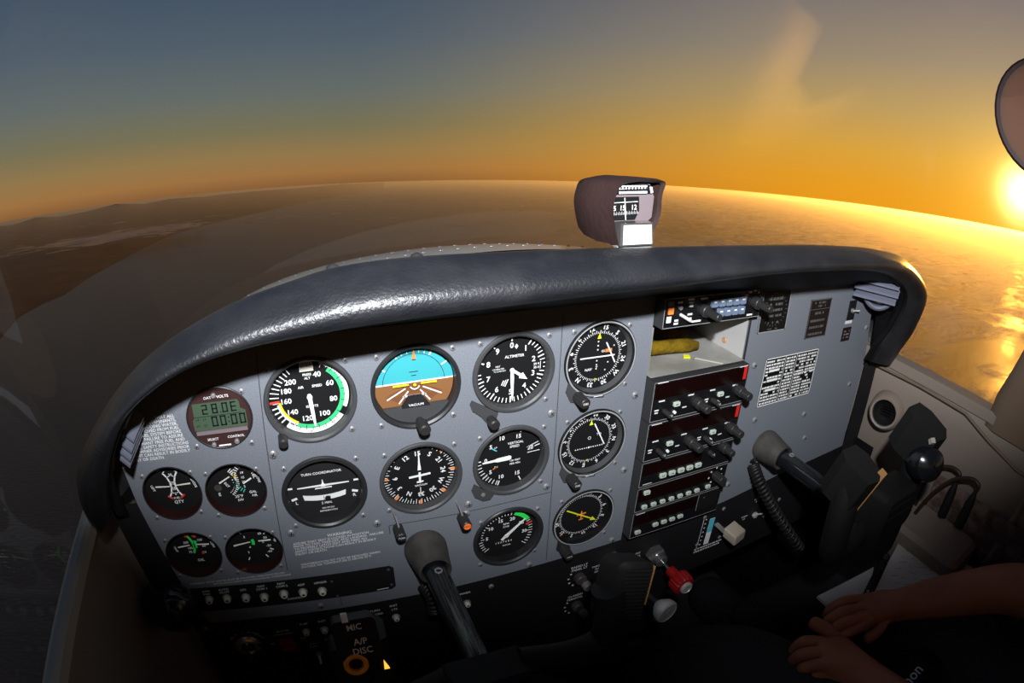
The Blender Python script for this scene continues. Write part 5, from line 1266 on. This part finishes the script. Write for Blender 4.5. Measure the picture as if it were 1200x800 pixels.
def side_bits():
    # patterned carpet kick panel and jack box on the right wall
    b = MB(); n = 9
    ys = [-.18 - .04 * k for k in range(n)]
    b.raw([p for y in ys for p in ((XR - .006, y, .585 + .0 * y), (XR - .008, y, .57), (XR + .004, y, .50), (XR + .012, y, .42))], [(4 * j + k, 4 * j + k + 1, 4 * j + 5 + k, 4 * j + 4 + k) for j in range(n - 1) for k in range(3)], 'carpet')
    tag(b.build('carpet_panel'), 'mottled pinkish carpet panel low on the passenger sidewall', 'carpet')
    t = thing('jack_box', (XR - .03, -.21, .515), 'brown beige jack box at the foot of the passenger sidewall', 'box')
    b = MB(); b.frame((0, 0, 0), (0, -1, 0), (1, 0, .15), (-.15, 0, 1)); b.bevbox(-.085, .085, -.05, .03, -.06, .012, 'trim_beige', .010); b.build('case', t)
    loops = (((1106, 599), (1120, 566), [(1125, 556), (1116, 548), (1102, 548), (1086, 560), (1076, 584), (1066, 604)]), ((1126, 612), (1142, 578), [(1147, 569), (1138, 561), (1118, 562), (1098, 574), (1080, 592), (1066, 610)]))
    for k, (p0, p1_, lp) in enumerate(loops):
        xw = (.778, .762)[k]; q = onX(*p0, xw)
        t = thing('headset_plug', q, ('brown headset plug and looping cable, inner one of the pair on the jack box', 'brown headset plug and looping cable, outer one of the pair on the jack box')[k], 'plug', 'headset plugs on the jack box')
        e = onX(*p1_, xw) - q
        b = MB(); b.tube([e * -.15, e * .1, e * .7, e], [.0075, .0078, .007, .004], 'rubber', 12); b.build('plug_body', t)
        b = MB(); b.tube(spline([e * .9, e] + [onX(*p, xw) - q for p in lp], 8), .0032, 'cable_brown', 10); b.build('cable', t)
    b = MB(); b.tube([(XR + .004, -.335, .66), (XR + .002, -.325, .55), (XR + .01, -.31, .40)], .006, 'trim_beige'); tag(b.build('trim_6'), kind='structure')
    b = MB(); q = P(30.45, -15.5); b.raw([P(30.32, -11.9) + Vector((0, -.002, 0)), P(31.2, -12.4) + Vector((0, -.012, 0)), P(31.6, -18.6) + Vector((0, -.01, 0)), P(30.5, -18.6) + Vector((0, -.002, 0))], [(0, 1, 2, 3)], 'panel_black'); tag(b.build('trim_7'), kind='structure')
    b = MB(); b.raw([P(-6.6, -12.2) + Vector((0, -.004, 0)), P(-7.6, -12.0) + Vector((0, -.012, 0)), P(-7.2, -16.4) + Vector((0, -.012, 0)), P(-6.0, -16.6) + Vector((0, -.004, 0))], [(0, 1, 2, 3)], 'panel_black'); tag(b.build('trim_8'), kind='structure')
side_bits()

# ---------------------------------------------------------------- magnetic compass with leather hood
def compass():
    y = -.03
    c0 = onY(742, 285, y); t = thing('magnetic_compass', c0, 'magnetic compass under a dark brown hood standing on the glareshield', 'compass')
    z0 = c0.z
    def W_(px, py, yy=y): return onY(px, py, yy) - c0
    # hood: shell open to the pilot, deep towards the nose
    b = MB()
    prof = [W_(722, 286), W_(718, 268), W_(716, 246), W_(719, 229), W_(726, 215), W_(746, 210), W_(766, 211), W_(777, 213), W_(773, 228), W_(771, 250), W_(764, 268), W_(760, 276)]
    prof2 = spline(prof, 4); n = len(prof2); rows = []
    ctr = Vector((sum(p.x for p in prof) / len(prof), 0, sum(p.z for p in prof) / len(prof)))
    for k, (dy, sc_, dx, dz) in enumerate(((0, .90, 0, 0), (-.004, 1.0, 0, 0), (.006, 1.03, -.001, .0), (.022, 1.03, -.006, -.001), (.040, .97, -.010, -.001), (.052, .84, -.012, -.001), (.057, .5, -.013, -.001), (.058, .05, -.013, -.001))):
        rows.append([ctr + (p - ctr) * sc_ + Vector((dx, dy, dz)) for p in prof2])
    b.raw([p for r in rows for p in r], [(j * n + k, j * n + (k + 1), (j + 1) * n + (k + 1), (j + 1) * n + k) for j in range(len(rows) - 1) for k in range(n - 1)], 'hood_leather'); b.build('hood', t, 50)
    b = MB(); A_ = [W_(726, 284), W_(724, 258), W_(724, 240), W_(730, 219), W_(766, 216), W_(771, 232), W_(768, 256), W_(762, 262), W_(760, 284)]
    nn = len(A_); b.raw([p + Vector((0, .006, 0)) for p in A_] + [p + Vector((0, .045, 0)) for p in A_], [tuple(range(nn))] + [(k, (k + 1) % nn, nn + (k + 1) % nn, nn + k) for k in range(nn)], 'compass_case'); b.build('case', t)
    def quad(mb, pts, m, dy): mb.raw([W_(*p) + Vector((0, dy, 0)) for p in pts], [tuple(range(len(pts)))], m)
    b = MB(); quad(b, [(720, 232), (752, 231), (752, 248), (747, 258), (723, 259), (719, 252)], 'dial_black', .004); b.build('window', t)
    b = MB(); q0, q1 = W_(720, 243), W_(752, 241)
    ex = (q1 - q0); ex.y = 0; L_ = ex.length
    b.frame(W_(736, 244) + Vector((0, .002, 0)), ex, (-.04, 0, 1), (0, -1, 0))
    for s, x in (('5', -.44 * L_), ('15', -.16 * L_), ('12', .26 * L_)): b.text(s, x, 0, .0062, .0002, 'cream_paint')
    for k in range(20): b.rect(-.46 * L_ + k * .046 * L_, -.0058, -.46 * L_ + k * .046 * L_ + .0003, -.0038 if k % 2 else -.0028, .0002, 'lettering')
    b.rect(-.48 * L_, .0048, .4 * L_, .0054, .0002, 'lettering'); b.build('compass_card', t)
    b = MB(); b.tube([W_(733, 232) + Vector((0, .001, 0)), W_(734, 258) + Vector((0, .001, 0))], .0004, 'white_paint', 6); b.build('lubber_line', t)
    b = MB(); quad(b, [(722, 228), (764, 227), (767, 219), (760, 216), (728, 217)], 'dial_black', .003); quad(b, [(727, 227.6), (760, 226.8), (760, 224.2), (727, 224.8)], 'card_white', .002); quad(b, [(727, 222.4), (760, 221.5), (760, 217.4), (728, 218)], 'card_white', .002)
    quad(b, [(720, 227), (724, 219), (726, 219), (723, 227.5)], 'card_white', .002); quad(b, [(763, 219), (766, 219.5), (767, 226), (764, 227)], 'card_white', .002)
    b.frame(W_(744, 220) + Vector((0, .0015, 0)))
    for k in range(9): b.rect(-.014 + .0033 * k, -.0012, -.0122 + .0033 * k, .0008, .0003, 'ink')
    b.build('adjuster_plate', t, 0)
    b = MB(); pts = [(722, 287), (761, 285), (760.5, 259), (723.5, 260.5)]; f = [W_(*p) + Vector((0, -.006, 0)) for p in pts]; g = [p + Vector((0, .010, 0)) for p in f]
    b.raw(f + g, [(0, 1, 2, 3), (0, 1, 5, 4), (1, 2, 6, 5), (2, 3, 7, 6), (3, 0, 4, 7)], 'nut_steel')
    ins = [(725, 285), (759, 283.2), (758.5, 261.2), (726, 262.2)]; b.raw([W_(*p) + Vector((0, -.0068, 0)) for p in ins], [(0, 1, 2, 3)], 'card_white'); o = b.build('correction_card', t, 0); o['label'] = 'white correction card in a metal frame'
    b = MB(); b.raw([W_(722, 292) + Vector((0, -.002, 0)), W_(762, 290) + Vector((0, -.002, 0)), W_(758, 286) + Vector((0, .03, .002)), W_(724, 287) + Vector((0, .03, .002)), W_(722, 284), W_(762, 283), W_(758, 280) + Vector((0, .03, .002)), W_(724, 281) + Vector((0, .03, .002))], [(0, 1, 2, 3), (4, 5, 6, 7), (0, 1, 5, 4), (1, 2, 6, 5), (2, 3, 7, 6), (3, 0, 4, 7)], 'alu_dull'); b.build('foot', t, 0)
compass()

# ---------------------------------------------------------------- sun visor
def visor():
    t = thing('sun_visor', (.78, -.2, 1.10), 'rounded brown sun visor hanging from the headliner at the passenger side', 'sun visor')
    p = onX(1168, 122, .74); q = onX(1200, 168, .76); u = onX(1200, 78, .76)
    R_ = (u - q).length / 1.75
    b = MB(); c = p + Vector((.03, -.075, .0)); ex = Vector((.25, -.95, .0)).normalized(); ey = Vector((0, 0, 1)); ez = ex.cross(ey)
    b.frame(c - Vector(t.location), ex, ey, ez)
    pts = rr(-.078, -.072, .36, .072, .071, 10); b.prism(pts, -.006, .006, 'visor_brown'); b.build('panel', t)
    b = MB(); b.frame(c - Vector(t.location), ex, ey, ez); b.tube([b.o + b.ex * x + b.ey * y for x, y in pts + pts[:1]], .0065, 'visor_edge', 8); b.build('edge_piping', t)
    b = MB(); b.tube([c - Vector(t.location) + ex * .25 + ey * .07, c - Vector(t.location) + ex * .25 + ey * .19], .005, 'alu_dull'); b.build('hinge_rod', t)
visor()

# ---------------------------------------------------------------- people
def skin(name, V_, E_, parent, m, root, sub=2, label=None, loc=None):
    me = bpy.data.meshes.new('tmp'); ks = list(V_); ix = {k: i for i, k in enumerate(ks)}
    me.from_pydata([V_[k][0] for k in ks], [(ix[a], ix[b]) for a, b in E_], [])
    o = bpy.data.objects.new('tmp', me); C.objects.link(o)
    sm = o.modifiers.new('s', 'SKIN'); sm.branch_smoothing = .4
    for k in ks:
        r = V_[k][1]; d = me.skin_vertices[0].data[ix[k]]; d.radius = (r, r) if not isinstance(r, tuple) else r; d.use_root = (k == root)
    ss = o.modifiers.new('u', 'SUBSURF'); ss.levels = sub; ss.render_levels = sub
    out = bpy.data.meshes.new_from_object(o.evaluated_get(bpy.context.evaluated_depsgraph_get()))
    bpy.data.objects.remove(o)
    out.name = name; out.materials.clear(); out.materials.append(MATS[m]); out.polygons.foreach_set('use_smooth', [True] * len(out.polygons))
    ob = bpy.data.objects.new(name, out); C.objects.link(ob)
    if parent: ob.parent = parent
    if label: ob['label'] = label
    return ob
def vec(*a): return Vector(a)
def copilot():
    base = vec(.565, -.72, .08)
    t = thing('person', base, 'passenger in dark trousers with bare forearms and hands folded over the lap notebook', 'person')
    V, E = {}, []
    def add(k, p, r, par=None):
        V[k] = (Vector(p) - base, r)
        if par: E.append((par, k))
    add('pelvis', (.585, -.74, .44), .12); add('belly', (.585, -.78, .58), .125, 'pelvis'); add('chest', (.585, -.80, .76), .135, 'belly'); add('collar', (.585, -.79, .90), .075, 'chest'); add('neck', (.585, -.78, .97), .052, 'collar'); add('jaw', (.585, -.765, 1.03), .062, 'neck'); add('skull', (.585, -.775, 1.10), .085, 'jaw'); add('crown', (.585, -.78, 1.15), .06, 'skull'); add('nose', (.585, -.675, 1.07), .012, 'jaw')
    # legs
    for s, x, kx in (('l', .50, .425), ('r', .67, .70)):
        add('hip' + s, (x, -.66, .42), .08, 'pelvis'); add('knee' + s, (kx, -.20, .375), .045, 'hip' + s); add('shin' + s, (kx + .01, -.03, .20), .04, 'knee' + s); add('ankle' + s, (kx + .01, .05, .12), .036, 'shin' + s); add('toe' + s, (kx + .01, .17, .10), .032, 'ankle' + s)
    # right arm (from the door side) with its hand over the notebook
    add('shr', (.76, -.78, .86), .06, 'collar'); add('elr', (.735, -.60, .61), .044, 'shr'); add('far', onZ(1185, 686, .565), .036, 'elr'); add('fbr', onZ(1100, 699, .525), .030, 'far'); add('wrr', onZ(1052, 708, .505), .0235, 'fbr')
    add('plr', onZ(1026, 716, .505), (.026), 'wrr')
    add('shl', (.41, -.78, .86), .06, 'collar'); add('ell', (.47, -.60, .53), .046, 'shl'); add('fal', onZ(1062, 842, .49), .036, 'ell'); add('wrl', onZ(1018, 796, .485), .026, 'fal'); add('pll', onZ(988, 772, .485), .031, 'wrl')
    def finger(h, nm, pts, r0, par):
        prev = par
        for k, (px, py, z) in enumerate(pts):
            add(f'{h}{nm}{k}', onZ(px, py, z), r0 * (1 - .09 * k), prev); prev = f'{h}{nm}{k}'
    # right hand: fingers run left over the other hand, bent down at the ends
    for nm, pts, r in (('i', [(1006, 703, .512), (986, 706, .513), (972, 714, .500), (968, 724, .485)], .0092), ('m', [(1004, 714, .512), (984, 718, .513), (970, 727, .498), (967, 736, .484)], .0095), ('r', [(1004, 725, .509), (986, 730, .510), (974, 738, .494)], .0088), ('p', [(1007, 735, .504), (992, 741, .502), (982, 747, .490)], .0078), ('t', [(1036, 728, .500), (1026, 742, .494), (1012, 750, .490)], .0098)): finger('R', nm, pts, r, 'plr')
    # left hand: knuckles to the left, fingers curled under, thumb on top
    for nm, pts, r in (('i', [(962, 752, .492), (940, 752, .488), (929, 762, .470), (936, 772, .456)], .0098), ('m', [(960, 765, .490), (937, 767, .485), (927, 777, .466), (935, 786, .452)], .0100), ('r', [(962, 778, .486), (942, 782, .480), (932, 790, .462), (940, 797, .450)], .0094), ('p', [(968, 790, .480), (951, 795, .474), (943, 800, .458)], .0084), ('t', [(982, 748, .492), (966, 736, .498), (948, 727, .500)], .0105)): finger('L', nm, pts, r, 'pll')
    skin('body', V, E, t, 'skin', 'pelvis')
    for kx in (.425, .70):
        Vs = {'a': (vec(kx + .01, .035, .135) - base, .052), 'h': (vec(kx + .01, .03, .115) - base, .048), 'm': (vec(kx + .01, .11, .115) - base, .05), 't': (vec(kx + .01, .185, .11) - base, .045)}
        skin('shoe', Vs, [('a', 'h'), ('h', 'm'), ('m', 't')], t, 'cloth_dark', 'h')
    # trousers
    V2, E2 = {}, []
    def a2(k, p, r, par=None):
        V2[k] = (Vector(p) - base, r)
        if par: E2.append((par, k))
    a2('p', (.585, -.74, .45), .145); a2('w', (.585, -.77, .54), .15, 'p')
    for s, x, kx in (('l', .50, .425), ('r', .67, .70)):
        a2('h' + s, (x, -.66, .42), .105, 'p'); a2('m' + s, (x * .5 + kx * .5, -.40, .415), .094, 'h' + s); a2('k' + s, (kx, -.19, .385), .088, 'm' + s); a2('n' + s, (kx, -.135, .35), .075, 'k' + s); a2('s' + s, (kx + .01, -.03, .20), .066, 'n' + s); a2('a' + s, (kx + .01, .04, .13), .055, 's' + s)
    o = skin('trousers', V2, E2, t, 'denim_dark', 'p', label='dark grey denim trousers')
    V3, E3 = {}, []
    def a3(k, p, r, par=None):
        V3[k] = (Vector(p) - base, r)
        if par: E3.append((par, k))
    a3('b', (.585, -.78, .56), .148); a3('c', (.585, -.80, .76), .158, 'b'); a3('u', (.585, -.79, .89), .09, 'c')
    for s, x, q in (('r', .76, Vector((.735, -.60, .61))), ('l', .41, Vector((.47, -.60, .53)))):
        a3('s' + s, (x, -.78, .86), .078, 'u'); a3('e' + s, Vector((x, -.78, .86)).lerp(q, .6), .062, 's' + s)
    skin('shirt', V3, E3, t, 'cloth_dark', 'b')
    V4 = {'a': (vec(.585, -.79, 1.11) - base, .09), 'b': (vec(.585, -.80, 1.15) - base, .075), 'c': (vec(.585, -.83, 1.08) - base, .07)}
    skin('hair', V4, [('a', 'b'), ('a', 'c')], t, 'hair_dark', 'a')
    for s in (-1, 1):
        b = MB(); b.axis(vec(.585 + s * .03, -.695, 1.095) - base, (0, 1, 0)); b.lathe([(.012, -.008), (.011, 0), (.007, .004), (.0005, .006)], 'white_paint', 0, 0, 14); b.disc(.005, .0055, 'ink', 0, 0, 10); b.build('eye', t)
copilot()
def pilot_leg():
    base = vec(.20, -.45, .08)
    t = thing('person', base, 'pilot with pale grey trouser knee just visible below the yoke', 'person')
    k_ = onZ(672, 797, .385)
    V, E = {}, []
    def add(k, p, r, par=None):
        V[k] = (Vector(p) - base, r)
        if par: E.append((par, k))
    add('p', (.12, -.95, .42), .14); add('b', (.12, -.98, .62), .14, 'p')
    for s, x, kx in (('r', .22, k_.x), ('l', .02, -.04)):
        add('h' + s, (x, -.88, .42), .1, 'p'); add('m' + s, (x * .5 + kx * .5, -.5, .38), .08, 'h' + s); add('k' + s, (kx, -.16, .34), .062, 'm' + s); add('s' + s, (kx, .0, .2), .055, 'k' + s); add('a' + s, (kx, .10, .11), .045, 's' + s)
    skin('trousers', V, E, t, 'cloth_grey', 'p')
pilot_leg()

# ---------------------------------------------------------------- lap items
def notebook():
    t = thing('spiral_notebook', onZ(1040, 680, .49), 'open spiral notebook with handwriting lying on the passenger lap', 'notebook'); o0 = Vector(t.location); z = .492
    def page(corners, nm, zz):
        b = MB(); f = [onZ(px, py, zz) - o0 for px, py in corners]; g = [p - Vector((0, 0, .004)) for p in f]; n = len(f)
        b.raw(f + g, [tuple(range(n)), tuple(range(n, 2 * n))[::-1]] + [(k, (k + 1) % n, n + (k + 1) % n, n + k) for k in range(n)], 'paper'); return b, f
    b, f = page([(1055, 632), (1140, 664), (1110, 700), (1017, 700)], 'page', z)
    def at(u, v, e=.0006):
        return (f[0].lerp(f[1], u)).lerp(f[3].lerp(f[2], u), v) + Vector((0, 0, e))
    rnd = random.Random(3)
    for v in (.15, .27, .38, .5, .62, .75):
        u = .12
        while u < .9:
            l = rnd.uniform(.03, .1); w_ = rnd.uniform(-.04, .04); b.raw([at(u, v), at(u + l, v + w_), at(u + l, v + w_ + .006), at(u, v + .006)], [(0, 1, 2, 3)], 'ink'); u += l + rnd.uniform(.03, .12)
    b.build('written_page', t, 0)
    b, f2 = page([(1024, 664), (1017, 700), (975, 714), (958, 698)], 'page', z - .002); b.build('left_page', t, 0)
    b = MB(); A_, B_ = onZ(1038, 652, z + .002) - o0, onZ(1017, 696, z + .002) - o0
    pts = []
    for k in range(14 * 10 + 1):
        p = A_.lerp(B_, k / 140); w = 2 * PI * k / 10; d = (B_ - A_).normalized(); a = d.cross(Vector((0, 0, 1))); pts.append(p + (a * math.cos(w) + Vector((0, 0, 1)) * math.sin(w)) * .006)
    b.tube(pts, .0014, 'rubber', 6); b.build('spiral_binding', t, 60)
    t = thing('plotter', onZ(1095, 645, .495), 'clear plastic plotter lying along the notebook edge', 'plotter'); o1 = Vector(t.location); b = MB()
    f = [onZ(px, py, .496) - o1 for px, py in ((1060, 629), (1067, 622), (1138, 654), (1131, 663))]; g = [p + Vector((0, 0, .003)) for p in f]
    b.raw(f + g, [(4, 5, 6, 7), (0, 1, 5, 4), (1, 2, 6, 5), (2, 3, 7, 6), (3, 0, 4, 7)], 'clear_plastic'); b.build('blade', t, 0)
notebook()
def strap():
    t = thing('camera_strap', onZ(1090, 790, .47), 'black lettered camera strap under the folded hands at the frame edge', 'strap'); o0 = Vector(t.location)
    a, b_ = onZ(1050, 815, .465) - o0, onZ(1085, 775, .475) - o0; d = (b_ - a).normalized(); s = d.cross(Vector((0, 0, 1))) * .018
    pts = spline([a - d * .1 - Vector((0, 0, .02)), a, b_, b_ + d * .06 - Vector((0, 0, .03))], 5)
    mb = MB(); mb.raw([p + s for p in pts] + [p - s for p in pts] + [p + s - Vector((0, 0, .002)) for p in pts] + [p - s - Vector((0, 0, .002)) for p in pts], [q for k in range(len(pts) - 1) for q in ((k, k + 1, len(pts) + k + 1, len(pts) + k), (2 * len(pts) + k, 2 * len(pts) + k + 1, 3 * len(pts) + k + 1, 3 * len(pts) + k))], 'cloth_dark')
    mb.frame(onZ(1062, 800, .474) - o0, d, Vector((0, 0, 1)).cross(d), (0, 0, 1)); mb.text('Canon', 0, 0, .022, .0025, 'white_paint'); mb.build('webbing', t)
strap()

# ---------------------------------------------------------------- pieces that belong to a part hang under that part
UNDER = dict(mounting_screw=('bezel', 'case'), setting_knob=('knob_lug',), course_knob=('knob_lug',), heading_knob=('knob_lug',), end_button=('knob',), display_ledge=('display',),
             mic_switch=('switch_plate',), disconnect_button=('switch_plate',), glint_chip=('switch_plate',), sunlit_edge=('ribbed_grip_face',), mode_mark=('face',),
             panel_screw=('panel_plate', 'plate'), seam_lines=('panel_plate',), fuel_safety_lettering=('panel_plate',), warning_lettering=('panel_plate',), latch_strip=('floor_tray',),
             grommet=('side_plate',), fastener=('padded_roll',), lubber_line=('window',))
def base_name(o): return o.name.split('.')[0]
for root in [o for o in C.objects if o.parent is None and o.type == 'EMPTY']:
    kids = list(root.children)
    for ch in kids:
        for want in UNDER.get(base_name(ch), ()):
            host = [q for q in kids if base_name(q) == want and q is not ch]
            if host and host[0].parent is root:
                ch.parent = host[0]
                break
